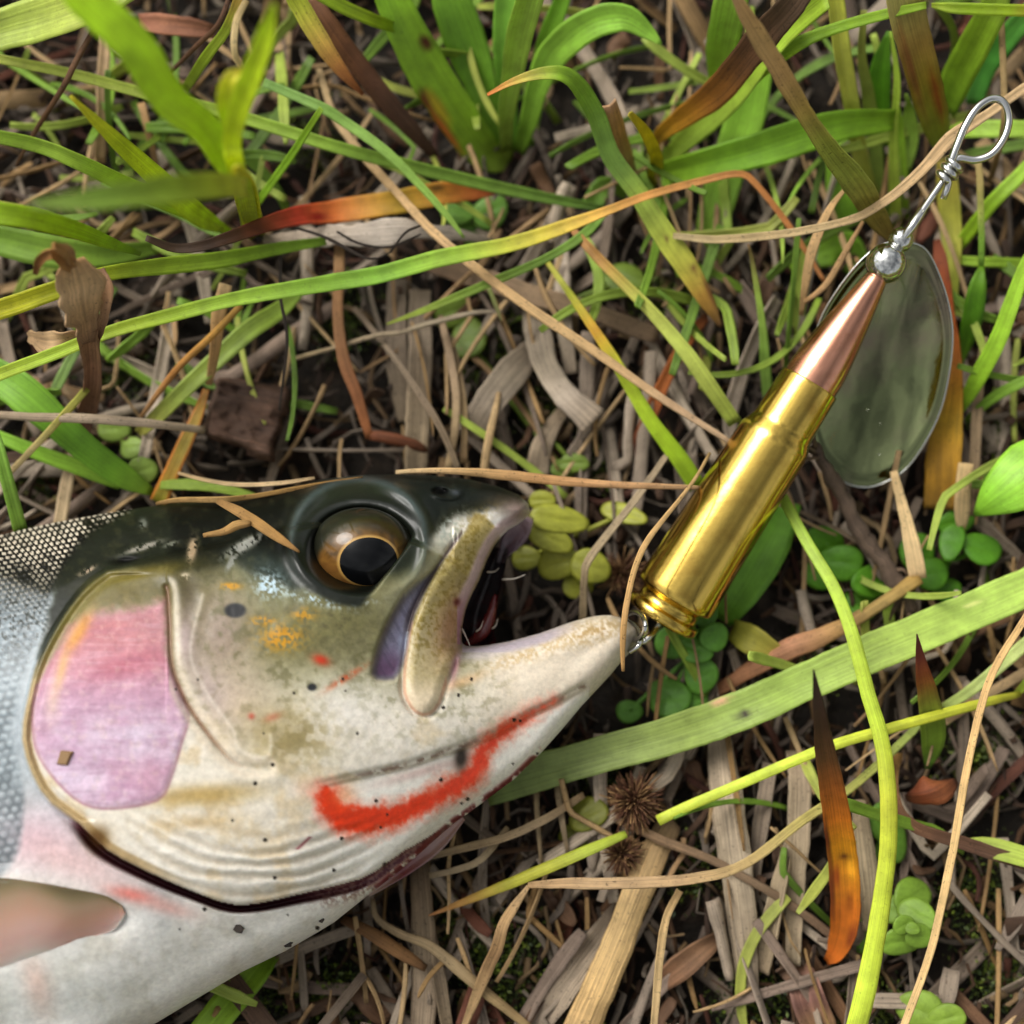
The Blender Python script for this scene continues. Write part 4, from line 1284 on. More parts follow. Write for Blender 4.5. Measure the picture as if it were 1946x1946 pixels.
blade('grass_strand', 'long pale green stem running down from the lime shoot to the broad tuft', 'grass', M_LEAF, '#a2c05c #a6c860 #8cb84e #7cae48 #6c9c44 #4f7a34', [(-20, 108, 26, 18), (34, 119, 26, 18), (135, 140, 25, 20), (286, 180, 24, 22), (437, 216, 22, 24), (639, 279, 20, 24), (769, 313, 17, 25), (937, 354, 13, 24), (1060, 380, 11, 20), (1145, 396, 10, 10)], group=G_, nac=7)
blade('grass_strand', 'thin bluish blade crossing the long pale stem and the orange leaf', 'grass', M_LEAF, '#6a9c54 #76a858 #7cae58 #76a64a', [(500, 156, 24, 16), (606, 202, 24, 20), (651, 229, 23, 20), (735, 289, 22, 19), (803, 357, 20, 15), (850, 410, 19, 12), (882, 452, 18, 5)], group=G_)
blade('grass_strand', 'short slim blade standing against the thin bluish blade', 'grass', M_LEAF, '#6a9c2c #74ac34 #80b23c', [(490, 384, 14, 14), (555, 293, 22, 15), (610, 207, 30, 11)], group=G_)
blade('grass_strand', 'yellowish wide blade lying below the crumpled tan leaf', 'grass', M_LEAF, '#a2b024 #98b024 #86b02e #7cac34 #6ea034', [(-60, 606, 30, 34), (0, 588, 30, 38), (101, 553, 30, 36), (202, 520, 29, 28), (336, 503, 26, 34), (430, 492, 24, 30), (520, 474, 20, 24), (620, 458, 16, 16)], group=G_, nac=7)
blade('grass_strand', 'long arching grass blade with a dried tan tip over the centre of the litter', 'grass', M_LEAF, '#8fb02e #8cb83a #93bc38 #86b63c #7ab03c #6ea83a #82b03e #b0b444 #bfa05c #b08c58 #a97f50 #ab8458',
      [(-60, 738, 28, 20), (0, 711, 27, 24), (101, 673, 28, 24), (202, 633, 28, 24), (320, 600, 27, 26), (454, 567, 26, 28), (600, 542, 25, 32), (720, 522, 24, 34), (836, 491, 23, 34), (971, 464, 22, 30), (1072, 431, 22, 26), (1150, 402, 22, 18), (1235, 370, 21, 15), (1336, 343, 20, 14), (1404, 330, 19, 13), (1437, 350, 18, 12), (1505, 437, 15, 11), (1569, 538, 12, 7)], group=G_, nac=7, n=110)
blade('grass_strand', 'slender green blade tapering under the long arching blade', 'grass', M_LEAF, '#6a9c4c #76a84c #7ca846 #8aa84a', [(1150, 402, 15, 16), (1110, 445, 17, 18), (1040, 490, 18, 16), (937, 535, 18, 17), (830, 580, 16, 14), (735, 616, 13, 4)], group=G_)
blade('old_leaf', 'red and yellow dying leaf strip lying across the litter', 'leaf', M_LEAF, '#8c4a30 #a06a34 #a5862c #9c9030 #a88430 #b06c34 #aa4436 #6e382a #463226 #3a2e24 #40362a #3c3228',
      [(940, 362, 9, 16), (900, 362, 11, 36), (836, 368, 13, 44), (735, 387, 14, 46), (635, 402, 14, 44), (567, 410, 18, 38), (500, 428, 25, 30), (440, 450, 29, 24), (380, 468, 31, 20), (330, 471, 32, 17), (278, 452, 34, 12)], nac=9, n=60, fold=0.08, spots=[(0.02, 0.2, 0.02, 0.5, '#5a4020'), (0.5, -0.3, 0.03, 0.5, '#7a2018'), (0.16, 0.5, 0.02, 0.3, '#5c4a1c')])

blade('papery_strip', 'grey papery husk strip lying beside the red and yellow leaf', 'straw', M_WOOD, '#8c8070 #a89e92 #b5ada4 #9c948a #847a6c', [(500, 455, 12, 16), (580, 452, 14, 34), (680, 445, 15, 40), (780, 440, 15, 38), (880, 448, 13, 22), (940, 460, 10, 8)], nac=9, n=40, rag=0.6)
for ctrl in ([(640, 440, 18, 4), (680, 462, 20, 5), (740, 470, 20, 4), (800, 445, 20, 3)], [(560, 432, 18, 5), (620, 452, 20, 6), (700, 492, 20, 4), (745, 478, 20, 3)], [(740, 480, 18, 3), (772, 440, 21, 4), (800, 428, 20, 3)], [(535, 470, 18, 4), (532, 560, 20, 5), (545, 650, 20, 5), (530, 780, 16, 4)]):
    blade('root_fibre', 'thin black dead root fibre curling over the grass', 'fibre', M_WOOD, '#2c241e #3a3028', ctrl, group='thin black root fibres')
# --- broad-leaved tuft, top centre
tuft('broad_leaf_tuft', 'broad strap leaved green tuft with brown spots on one leaf', 'plant', (968, 300, 2), [
    ('#6a8a34 #6c9c2c #74a82c #72a62c #6ea22c #68a02a', [(972, 306, 3, 34), (922, 290, 8, 66), (863, 212, 17, 80), (813, 135, 25, 82), (769, 50, 33, 74), (738, -20, 38, 62)], dict(nac=13, n=60, fold=0.10, spots=[(0.70, 0.55, 0.045, 0.32, '#4a2c16'), (0.48, -0.72, 0.06, 0.34, '#5a2414'), (0.40, -0.80, 0.09, 0.26, '#6a2c18'), (0.31, -0.86, 0.12, 0.20, '#9c5a2c'), (0.42, -0.5, 0.1, 0.3, '#a0a02c')])),
    ('#5c8a30 #588c2c #5c922e #60982e', [(966, 290, 4, 26), (931, 205, 13, 48), (897, 111, 20, 76), (863, 17, 28, 78), (845, -50, 32, 60)], dict(nac=9)),
    ('#7ca048 #88b850 #8cbe50 #90c452', [(962, 288, 6, 20), (962, 220, 20, 32), (972, 150, 30, 42), (986, 70, 40, 52), (1005, 0, 48, 54), (1020, -60, 54, 50)], dict(fold=0.25)),
    ('#5c9438 #5f9a3a #64a03c', [(975, 280, 5, 24), (966, 190, 14, 34), (958, 100, 24, 44), (962, 10, 32, 46), (966, -50, 36, 40)], {}),
    ('#6a9c38 #70a83c #76b040 #7ab844 #7ab648', [(985, 290, 4, 24), (1004, 232, 14, 34), (1022, 165, 22, 44), (1052, 102, 29, 60), (1118, 48, 36, 60), (1185, 34, 38, 50), (1232, 62, 36, 26), (1256, 84, 35, 5)], dict(n=40)),
    ('#649a30 #6aa234 #6cae36', [(1000, 280, 3, 24), (1020, 180, 12, 36), (1040, 80, 22, 40), (1075, -20, 30, 30)], {}),
], zs=0.62)
# --- second tuft
tuft('strap_leaf_tuft', 'strap leaved tuft with a long leaf bending to a dark tip and a brown leaf', 'plant', (1225, 365, 2), [
    ('#c0814c #a0a44c #76a832 #6aa036 #6a9c48 #70a04e #84ac50 #96b450 #a2b450 #94803c #4a3a2c',
     [(926, 180, 31, 5), (975, 155, 33, 14), (1034, 139, 34, 24), (1084, 148, 33, 32), (1128, 209, 28, 36), (1161, 296, 23, 36), (1209, 363, 20, 37), (1256, 437, 18, 43), (1303, 505, 16, 44), (1343, 572, 14, 30), (1372, 624, 12, 4)], dict(n=70, fold=0.14, spots=[(0.72, 0.0, 0.01, 0.25, '#5a4a30'), (0.83, -0.5, 0.012, 0.3, '#6a5234'), (0.9, -0.8, 0.05, 0.3, '#5c4428')])),
    ('#8ca02c #a2b020 #acb41e #9aa02c', [(1232, 356, 3, 22), (1248, 310, 14, 26), (1229, 256, 24, 22), (1198, 216, 30, 12)], dict(fold=0.25)),
    ('#a88a2c #b0801e #8c5c1e #62401e #584030 #5c4a3c #665042', [(1232, 290, 5, 16), (1260, 252, 12, 30), (1303, 220, 17, 42), (1370, 168, 24, 54), (1437, 84, 32, 58), (1498, 17, 40, 52), (1540, -40, 44, 44)], dict(mat=M_STRAW, nac=9, n=40, fold=0.1)),
    ('#769c3c #80ac44 #82ae3c #86b43c', [(1240, 330, 3, 18), (1290, 278, 10, 36), (1350, 222, 16, 52), (1400, 178, 21, 44), (1454, 111, 26, 34), (1505, 52, 30, 40), (1569, -2, 36, 38)], {}),
    ('#6c9a30 #66a02c #6aa42c #72aa2c', [(1232, 338, 3, 30), (1280, 326, 9, 48), (1336, 313, 13, 58), (1437, 286, 16, 66), (1538, 254, 17, 66), (1612, 236, 17, 56), (1700, 228, 15, 40)], dict(nac=11, n=40)),
    ('#6c9c40 #70a63a #72ac3a #6ca836', [(1336, 500, 3, 24), (1352, 430, 6, 56), (1380, 330, 9, 70), (1418, 220, 13, 72), (1440, 130, 17, 60), (1470, 40, 22, 40)], {}),
    ('#7cae3c #80b84a #84bc4e', [(1362, 160, 13, 30), (1372, 90, 20, 60), (1388, 10, 28, 66), (1400, -50, 32, 54)], {}),
    ('#8c7c54 #a39468 #a88454 #b4906c', [(1214, 370, 2, 22), (1190, 310, 12, 34), (1172, 250, 22, 40), (1160, 200, 28, 28)], dict(mat=M_STRAW)),
    ('#6c9c3c #5f9038 #5c8c3c', [(1205, 372, 2, 20), (1150, 355, 6, 40), (1120, 400, 5, 40)], {}),
])
blade('dry_leaf_strip', 'yellow green stem turning into a tan withered strip beside a brown leaf', 'leaf', M_STRAW, '#a4bc2c #acb63c #bda24c #c0844c #9c5c38', [(545, -40, 32, 32), (567, 5, 30, 36), (618, 91, 27, 34), (658, 145, 24, 20), (690, 180, 21, 6)], nac=7)
blade('dry_leaf_strip', 'straight dark brown dead leaf leaning beside the broad spotted leaf', 'leaf', M_STRAW, '#6a4830 #7c5438 #6c4a38 #5c4238 #4e382e', [(590, -10, 26, 22), (620, 40, 25, 34), (668, 108, 22, 38), (735, 192, 17, 38), (790, 256, 12, 30), (828, 298, 8, 14)], nac=7)
blade('grass_strand', 'dark olive blade across the top of the dead brown leaf', 'grass', M_LEAF, '#6e9a24 #789f20 #6c9420', [(585, -25, 30, 26), (650, 12, 28, 26), (720, 42, 24, 24), (780, 60, 16, 14)], group=G_)

# --- the clump by the lure's wire
tuft('grass_clump', 'upright grass clump of narrow pale and dark green leaves beside the lure wire', 'grass', (1690, 440, 2), [
    ('#8aa44c #98b054 #a0b856 #9cb450 #9ab04c', [(1660, 380, 6, 26), (1637, 311, 16, 30), (1619, 207, 28, 30), (1601, 104, 38, 33), (1588, 0, 46, 32), (1580, -60, 50, 26)], dict(fold=0.3)),
    ('#6c8c40 #6e9046 #748e44 #7c9048', [(1674, 400, 4, 22), (1664, 285, 14, 26), (1650, 181, 24, 24), (1638, 104, 32, 16), (1642, 20, 40, 12)], {}),
    ('#4c7c20 #40761a #3e7618 #4c8424', [(1680, 300, 8, 14), (1674, 255, 14, 34), (1670, 190, 20, 44), (1674, 125, 26, 38), (1688, 60, 32, 6)], dict(fold=0.12)),
    ('#8cb044 #90b848 #88b440 #84b040', [(1702, 445, 2, 24), (1700, 362, 12, 22), (1698, 259, 22, 16), (1705, 155, 30, 12), (1693, 60, 36, 5)], {}),
    ('#7cac3c #82b83a #80b43c', [(1722, 430, 2, 12), (1718, 340, 12, 14), (1712, 250, 20, 12), (1700, 170, 28, 6)], {}),
    ('#76a448 #7cac4c #80ae4c', [(1712, 330, 8, 30), (1726, 260, 14, 40), (1728, 205, 20, 16), (1722, 180, 24, 4)], {}),
    ('#6a8c30 #76882c #7c7c2c #867a3c #8c9458 #909c60', [(1792, 290, 18, 20), (1780, 240, 30, 50), (1764, 181, 40, 60), (1748, 120, 48, 66), (1722, 20, 58, 70), (1715, -50, 64, 64)], dict(nac=9, spots=[(0.3, 0.5, 0.16, 0.3, '#7c4c24'), (0.5, -0.6, 0.3, 0.2, '#74502c')])),
    ('#7c9c3c #8a9c44 #86963e #8c8c3c', [(1812, 600, 8, 8), (1814, 540, 12, 16), (1812, 480, 14, 30), (1806, 420, 15, 44), (1800, 345, 18, 40), (1790, 300, 20, 20)], {}),
    ('#5c9030 #64982c #6a9c2c', [(1640, 520, 3, 40), (1600, 470, 6, 70), (1560, 480, 6, 60), (1500, 505, 4, 20)], {}),
    ('#5f9430 #66a02e #6ea632', [(1610, 430, 4, 40), (1600, 360, 8, 60), (1590, 300, 10, 40)], {}),
    ('#7a9c44 #82a650 #7c9c48', [(1520, 680, 3, 30), (1512, 600, 9, 36), (1522, 530, 15, 34), (1536, 470, 20, 18)], {}),
], zs=0.6)
blade('dry_stalk', 'blurred tan stalk crossing above the brown tuft leaf, turning green toward the lure', 'stem', M_STRAW, '#8a7350 #8c7248 #8c7448 #967a4c #9c8844 #98a442 #9aa848 #a8a04c #b49c58',
      [(1385, -50, 52, 18), (1402, 0, 51, 22), (1437, 61, 49, 34), (1488, 145, 46, 36), (1538, 229, 42, 32), (1575, 285, 38, 40), (1627, 349, 31, 52), (1670, 420, 22, 40), (1698, 460, 16, 10)], nac=7)
blade('dry_stalk', 'long bent straw hanging in front of the clump and behind the wire loop', 'stem', M_STRAW, '#a89a78 #b8a47c #bda880 #c2a880 #c8ac84 #ceb48c #c8ac84',
      [(1279, 448, 18, 12), (1370, 455, 21, 15), (1505, 442, 25, 16), (1606, 421, 27, 16), (1660, 397, 28, 17), (1735, 340, 29, 20), (1808, 262, 29, 26), (1870, 222, 29, 18), (1946, 168, 30, 18), (2000, 130, 30, 14)], nac=5, n=50)
blade('grass_strand', 'slim green blade running behind the pale double stem', 'grass', M_LEAF, '#7aa424 #6ea020 #6a9a20 #76a428', [(1430, 150, 22, 26), (1446, 135, 24, 26), (1511, 87, 28, 26), (1575, 58, 30, 22), (1679, 28, 34, 20), (1760, 10, 36, 14)], group=G_)
blade('grass_strand', 'bright level blade beyond the wire loop', 'grass', M_LEAF, '#86aa40 #7fae24 #84b024 #a08a3c', [(1770, 10, 40, 8), (1810, 15, 42, 20), (1880, 18, 43, 22), (2000, 22, 44, 22)], group=G_)
blade('grass_strand', 'broad olive blade rising behind the wire loop', 'grass', M_LEAF, '#64942c #6c9c2c #74a430 #82ac48', [(1795, 215, 10, 40), (1812, 165, 15, 60), (1848, 95, 22, 64), (1884, 25, 28, 56), (1905, -30, 32, 44)], group=G_, nac=7)
blade('grass_strand', 'deep green blade between the olive blade and the brown stalk', 'grass', M_LEAF, '#3c7c34 #40863a #4c8c3c', [(1850, 200, 8, 30), (1872, 130, 12, 44), (1925, 60, 18, 44), (1970, 10, 22, 40)], group=G_, nac=7)
blade('dry_stalk', 'thin brown jointed stalk passing behind the wire loop', 'stem', M_STRAW, '#8c7850 #98835a #8a744c #7c6844', [(1900, 20, 26, 11), (1906, 129, 24, 12), (1907, 233, 22, 12), (1890, 310, 14, 11), (1876, 360, 6, 10)])
blade('grass_strand', 'level blade seen through the wire loop', 'grass', M_LEAF, '#7cac40 #86b84a #88ba4e', [(1800, 252, 10, 20), (1840, 246, 14, 32), (1900, 245, 16, 34), (2000, 248, 16, 34)], group=G_)
blade('grass_strand', 'bright blade slanting down from the loop toward the blade\'s top', 'grass', M_LEAF, '#78ac2c #80b62c #7cae30', [(2000, 270, 18, 28), (1946, 325, 17, 28), (1886, 385, 15, 28), (1835, 450, 10, 24), (1818, 480, 6, 10)], group=G_)
blade('dry_stalk', 'jointed stalk turning from straw to green beyond the silver blade', 'stem', M_STRAW, '#b09c6c #b3a468 #9caa50 #7ca83c #76a038', [(1858, 300, 20, 11), (1862, 350, 19, 13), (1865, 440, 17, 12), (1864, 505, 15, 10)])
blade('grass_strand', 'short dark green leaf hanging from the jointed stalk', 'grass', M_LEAF, '#5c9028 #4c861c #4a8420 #649430', [(1866, 505, 15, 8), (1858, 545, 15, 34), (1846, 610, 12, 38), (1830, 670, 8, 20), (1824, 700, 6, 5)], group=G_)
blade('grass_strand', 'narrow level blade joining the jointed stalk', 'grass', M_LEAF, '#78a838 #84b63c #80b23c', [(1800, 490, 6, 12), (1840, 496, 9, 18), (1900, 499, 10, 19), (2000, 503, 10, 19)], group=G_)
blade('grass_strand', 'long bright blade slanting along the silver blade\'s outer side', 'grass', M_LEAF, '#8abf3a #86c038 #82bc34 #74aa30', [(1990, 430, 24, 22), (1946, 512, 22, 26), (1899, 640, 18, 32), (1860, 715, 14, 32), (1836, 760, 10, 22), (1820, 790, 7, 8)], group=G_, nac=7)
blade('grass_strand', 'narrow green blade below the long slanting blade', 'grass', M_LEAF, '#70a43c #6c9e3a #62943a', [(2000, 705, 14, 16), (1946, 724, 14, 20), (1886, 757, 11, 20), (1835, 802, 6, 12)], group=G_)
blade('old_leaf', 'tall withered leaf turning from dark red to mustard beside the silver blade', 'leaf', M_STRAW, '#643018 #7a3c1c #9c4c20 #a4541f #b06a24 #b0801f #ac8a20 #a67e1e #98721e #7c5e20',
      [(1780, 455, 12, 12), (1786, 490, 13, 24), (1795, 535, 13, 22), (1806, 600, 12, 16), (1814, 670, 11, 22), (1808, 761, 10, 44), (1795, 838, 9, 62), (1790, 900, 8, 66), (1788, 968, 6, 62)], nac=11, n=50, fold=0.06)
tuft('broad_leaf_plant', 'glossy bright green broad leaf curling in at the edge by the pale straw', 'plant', (1960, 975, 2), [
    ('#6aa834 #72b43a #7cbc40 #74b43c #8cb83c', [(1852, 978, 12, 8), (1880, 955, 15, 60), (1920, 925, 17, 104), (1965, 890, 18, 124), (2030, 850, 18, 100)], dict(nac=13, fold=-0.10)),
])
blade('dry_chip', 'pale split straw standing below the silver blade', 'straw', M_STRAW, '#cbb184 #d6bd90 #d8c094 #c9b088', [(1698, 895, 14, 14), (1720, 979, 13, 22), (1736, 1050, 12, 31), (1744, 1100, 11, 32)], nac=7)
blade('dry_leaf_strip', 'bent tan leaf strip running from the pale split straw under the wide green blade', 'leaf', M_STRAW, '#a4884c #a08a54 #a38252 #b08266 #ac7c5c #a87656', [(1746, 1096, 11, 28), (1679, 1143, 12, 22), (1627, 1175, 12, 26), (1562, 1208, 11, 36), (1498, 1232, 9, 40), (1420, 1275, 6, 30), (1350, 1320, 4, 20)], nac=7)
blade('dry_chip', 'short pale straw hanging below the mustard leaf\'s edge', 'straw', M_STRAW, '#c4aa7c #cdb488 #d2bb90', [(1836, 880, 12, 28), (1830, 940, 11, 28), (1828, 990, 9, 26), (1832, 1008, 8, 6)], nac=7)
blade('dry_stalk', 'grey straw beside the short pale straw', 'straw', M_WOOD, '#968468 #8c7a60 #857258', [(1870, 640, 12, 14), (1858, 760, 9, 20), (1852, 880, 8, 20), (1848, 980, 6, 18)])
# twig
def twig():
    r = empty('twig', P(1640, 1018, 6)); tag(r, 'dark frayed woody twig with broken ends under the lure', 'twig')
    main = [(1545, 846, 15, 24), (1572, 890, 14, 28), (1600, 945, 12, 30), (1640, 1018, 11, 32), (1679, 1070, 10, 36), (1712, 1125, 9, 44), (1730, 1160, 8, 40)]
    c = catmull(main, 36); w = P(c[:, 0], c[:, 1], c[:, 2])
    V, F = tube(w, c[:, 3] * 0.5 * 0.0000655, 12)
    nn = fbm(V[:, 0] * 1500 + 50, V[:, 1] * 700 + 50, 400, 3)
    V = V + (nn - 0.5)[:, None] * 0.0008
    arc = np.repeat(np.arange(36), 12)
    U = np.stack([np.tile(np.arange(12) / 3.0, 36), arc * 1.2, np.zeros(432)], -1)
    C = np.tile(lin('#5c4e42'), (432, 1)) * (0.7 + 0.7 * nn[:, None])
    make_mesh('stem', V, F, M_WOOD, r, cols=C, uvs=U)
    for ctrl in ([(1556, 862, 15, 6), (1536, 850, 18, 5), (1522, 846, 19, 2)], [(1560, 870, 15, 8), (1538, 872, 17, 5), (1518, 878, 18, 2)], [(1552, 856, 15, 8), (1548, 835, 18, 6), (1550, 822, 19, 2)],
                 [(1716, 1130, 9, 10), (1700, 1155, 10, 8), (1690, 1180, 9, 3)], [(1728, 1150, 9, 12), (1752, 1168, 9, 8), (1765, 1182, 8, 3)], [(1722, 1150, 9, 9), (1728, 1180, 9, 8), (1722, 1205, 8, 3)], [(1690, 1085, 10, 8), (1715, 1082, 11, 6), (1728, 1098, 10, 3)]):
        blade('splinter', None, None, M_WOOD, '#6a5848 #7c6a58', ctrl, parent=r)
twig()
blade('dry_stalk', 'thin grey stalk reaching from the stem over the wide blade to the twig', 'straw', M_WOOD, '#7c6c58 #8c7c68', [(1520, 972, 9, 7), (1580, 1000, 9, 8), (1640, 1036, 9, 8)])

# --- lower right
blade('grass_strand', 'widest flat green blade lying under the fish and across the litter', 'grass', M_LEAF, '#6a8a54 #74925a #7a9c54 #80a856 #88b058 #8cb85c #90bc60 #8cb85a #86ac50',
      [(920, 1500, 6, 66), (1000, 1474, 8, 72), (1080, 1452, 10, 68), (1150, 1432, 11, 68), (1260, 1402, 12, 72), (1356, 1370, 12, 74), (1450, 1332, 13, 74), (1521, 1300, 13, 72), (1686, 1228, 14, 74), (1850, 1160, 14, 72), (1946, 1118, 14, 72), (2060, 1070, 13, 70), (2250, 1000, 9, 50), (2420, 945, 4, 10)], group=G_, nac=13, n=110, fold=0.05, roll=0.0, spots=[(0.32, 0.25, 0.010, 0.26, '#241c14'), (0.30, -0.8, 0.012, 0.2, '#b5a088'), (0.62, -0.3, 0.012, 0.12, '#b8d48c')])
blade('grass_strand', 'long curved lime stem crossing over the widest green blade', 'grass', M_LEAF, '#84b040 #8cb84a #98c24a #9cc444 #a0b840 #a2c444 #a6cc48 #a4ca48 #a8cc4c #b2d060',
      [(1470, 905, 12, 14), (1485, 940, 15, 20), (1537, 1036, 18, 22), (1588, 1122, 20, 24), (1622, 1212, 21, 26), (1650, 1316, 21, 28), (1677, 1410, 21, 30), (1690, 1521, 21, 33), (1686, 1644, 20, 34), (1661, 1809, 19, 38), (1630, 1946, 18, 40), (1590, 2060, 15, 38), (1530, 2200, 9, 30), (1480, 2320, 3, 20)], group=G_, nac=7, fold=-0.15, n=60)
blade('dry_stalk', 'long thin pale straw crossing all the way down past the lime stem', 'straw', M_STRAW, '#cfae78 #d0b07c #d2b684 #d6ba88 #d3b684', [(2000, 1080, 24, 10), (1946, 1178, 23, 12), (1883, 1286, 22, 14), (1842, 1438, 21, 14), (1809, 1624, 20, 15), (1768, 1809, 18, 14), (1719, 1946, 17, 13), (1680, 2060, 14, 12), (1620, 2240, 6, 6)], n=44)
tuft('sedge', 'yellow green stem ending at the brown bristly seed head', 'plant', (1912, 1330, 3), [
    ('#98a840 #a6c040 #aecc48 #a8cc48 #a8cc4c #a8c84c', [(1940, 1318, 10, 12), (1860, 1338, 15, 18), (1686, 1386, 17, 20), (1562, 1424, 17, 20), (1397, 1494, 15, 20), (1300, 1536, 13, 20), (1250, 1560, 12, 20)], dict(fold=-0.2, nac=7)),
    ('#84a83c #7ca244 #7cac48', [(1928, 1322, 8, 10), (1960, 1290, 12, 20), (2000, 1240, 16, 26)], {}),
])
blade('grass_strand', 'tapering green shoot pointing to the fish\'s throat with a tan tip', 'grass', M_LEAF, '#8cac40 #94b444 #9aae40 #94a43c #a08c4c #a8845c', [(1190, 1584, 12, 14), (1120, 1614, 13, 22), (1035, 1650, 12, 23), (960, 1682, 11, 20), (908, 1703, 10, 16), (860, 1722, 9, 11), (815, 1740, 8, 3)], group=G_, fold=-0.15)
blade('grass_strand', 'pale grey green blade slanting in beside the thin long straw', 'grass', M_LEAF, '#96b470 #98b876 #8eb06a', [(2000, 1180, 14, 24), (1946, 1226, 13, 24), (1850, 1308, 11, 22), (1793, 1345, 8, 16)], group=G_)
blade('old_leaf', 'upright orange leaf with a long black pointed tip', 'leaf', M_LEAF, '#9c5c24 #a46422 #9c601e #a87a20 #ac8420 #a86c22 #8a5828 #54402a #382c22 #2c2420 #241e1a',
      [(1570, 1828, 5, 14), (1590, 1806, 7, 38), (1606, 1747, 10, 54), (1603, 1644, 14, 57), (1594, 1580, 18, 54), (1585, 1520, 22, 50), (1570, 1438, 28, 40), (1558, 1356, 34, 25), (1546, 1274, 38, 3)], nac=11, n=70, fold=0.14, roll=0.1, spots=[(0.22, 0.3, 0.03, 0.25, '#7c4a18'), (0.30, -0.5, 0.05, 0.25, '#8a4c1c'), (0.36, 0.2, 0.012, 0.5, '#5c3a18'), (0.27, -0.9, 0.16, 0.2, '#5a2c14'), (0.12, 0.7, 0.04, 0.4, '#6e3a1a'), (0.33, 0.5, 0.04, 0.3, '#c09a2c'), (0.44, -0.9, 0.1, 0.22, '#5a3018')])
blade('old_leaf', 'short green upright leaf with a dark red tip', 'leaf', M_LEAF, '#5c9444 #6a9838 #6a9438 #74843a #8a5434 #5c2c2c #33221f', [(1762, 1462, 6, 8), (1772, 1420, 10, 40), (1772, 1375, 14, 48), (1762, 1315, 19, 38), (1752, 1268, 24, 24), (1743, 1206, 28, 2)], nac=7, fold=0.12)
blade('dry_stalk', 'long curved straw turning green, arching up to the lime stem', 'straw', M_STRAW, '#a88c68 #ac9474 #ac9270 #a89464 #a8a05c #a0aa58 #98b060', [(1003, 1682, 14, 10), (1080, 1678, 15, 20), (1150, 1679, 16, 22), (1315, 1670, 16, 20), (1418, 1640, 16, 18), (1521, 1562, 15, 18), (1624, 1492, 13, 16), (1727, 1397, 9, 14), (1760, 1360, 6, 8)], n=40)
blade('dry_stalk', 'dark brown curling stem leading out past the rosette', 'stem', M_WOOD, '#9a7840 #6e4e34 #6a4c38 #64493a #745a44', [(1706, 1430, 8, 20), (1698, 1480, 10, 18), (1706, 1535, 12, 20), (1740, 1572, 13, 22), (1789, 1590, 13, 24), (1860, 1612, 12, 26), (1960, 1645, 11, 24)], nac=7)
blade('dry_stalk', 'brown stem running from the seed head under the orange leaf', 'stem', M_WOOD, '#8c745a #806a52 #84705a #7a6450 #6e5a48', [(1172, 1558, 9, 14), (1260, 1598, 9, 18), (1356, 1636, 9, 16), (1480, 1706, 8, 16), (1570, 1770, 7, 16), (1640, 1830, 6, 12)])
blade('grass_strand', 'short pale green blade at the curling brown stem', 'grass', M_LEAF, '#86a44c #92b654 #90b650', [(1838, 1604, 9, 22), (1880, 1610, 11, 38), (1946, 1628, 12, 40), (2020, 1650, 12, 36)], group=G_)
for args in [('weathered_sheath', 'broad grey weathered sheath standing between seed head and orange leaf', '#8c8070 #a59885 #a89c88 #9c8f7c #8c806e', [(1366, 1400, 6, 44), (1376, 1490, 8, 60), (1388, 1580, 8, 64), (1405, 1720, 7, 58), (1416, 1830, 6, 48), (1420, 1895, 5, 40)]),
             ('weathered_sheath', 'narrow grey sheath between the broad sheath and the upright orange leaf', '#a0907a #a89a84 #a3957e #968872 #a3967f', [(1512, 1425, 6, 36), (1520, 1490, 8, 42), (1518, 1580, 8, 42), (1512, 1690, 7, 34), (1506, 1835, 5, 30)]),
             ('weathered_sheath', 'pale split sheath between the orange leaf and the lime stem', '#9c8c74 #b0a288 #b6a98e #ac9e84', [(1632, 1520, 6, 26), (1644, 1600, 8, 36), (1654, 1690, 8, 36), (1655, 1770, 6, 30)]),
             ('weathered_sheath', 'forked grey sheath leaning from the broad sheath toward the orange leaf', '#94866f #9c8e76 #8c7e68', [(1500, 1600, 7, 18), (1478, 1690, 8, 30), (1462, 1770, 7, 34), (1450, 1850, 5, 24)]),
             ('weathered_sheath', 'thick yellow straw culm lying below the bristly seed head', '#7c6a50 #b79c70 #c2a878 #bfa474 #b89c6c #b0956a', [(1276, 1560, 5, 44), (1245, 1620, 8, 54), (1212, 1700, 9, 58), (1176, 1790, 9, 62), (1130, 1900, 8, 66), (1085, 2000, 7, 62)]),
             ('weathered_sheath', 'dark grey weathered sheath beside the thick yellow culm', '#6e6254 #8a7e6e #8c8070 #84786a', [(1180, 1720, 4, 30), (1143, 1780, 6, 50), (1071, 1876, 7, 56), (1010, 1960, 6, 50)]),
             ('weathered_sheath', 'grey brown sheath going down from under the fish belly', '#5c4e40 #7c6c58 #8a7c68 #8c7e6c #8a7c6a', [(790, 1610, 3, 30), (797, 1680, 6, 40), (803, 1785, 7, 46), (806, 1870, 7, 50), (800, 1970, 6, 46)]),
             ('weathered_sheath', 'second grey sheath strip splayed beside the sheath under the belly', '#6e6050 #887a68 #84765f', [(815, 1760, 6, 20), (832, 1850, 7, 28), (850, 1950, 6, 22)])]:
    blade(args[0], args[1], 'straw', M_WOOD, args[2], args[3], group='weathered grey sheaths in the litter', nac=9, n=36, fold=0.18 * math.sin(_seed[0] * 3.1), thick=0.0006)
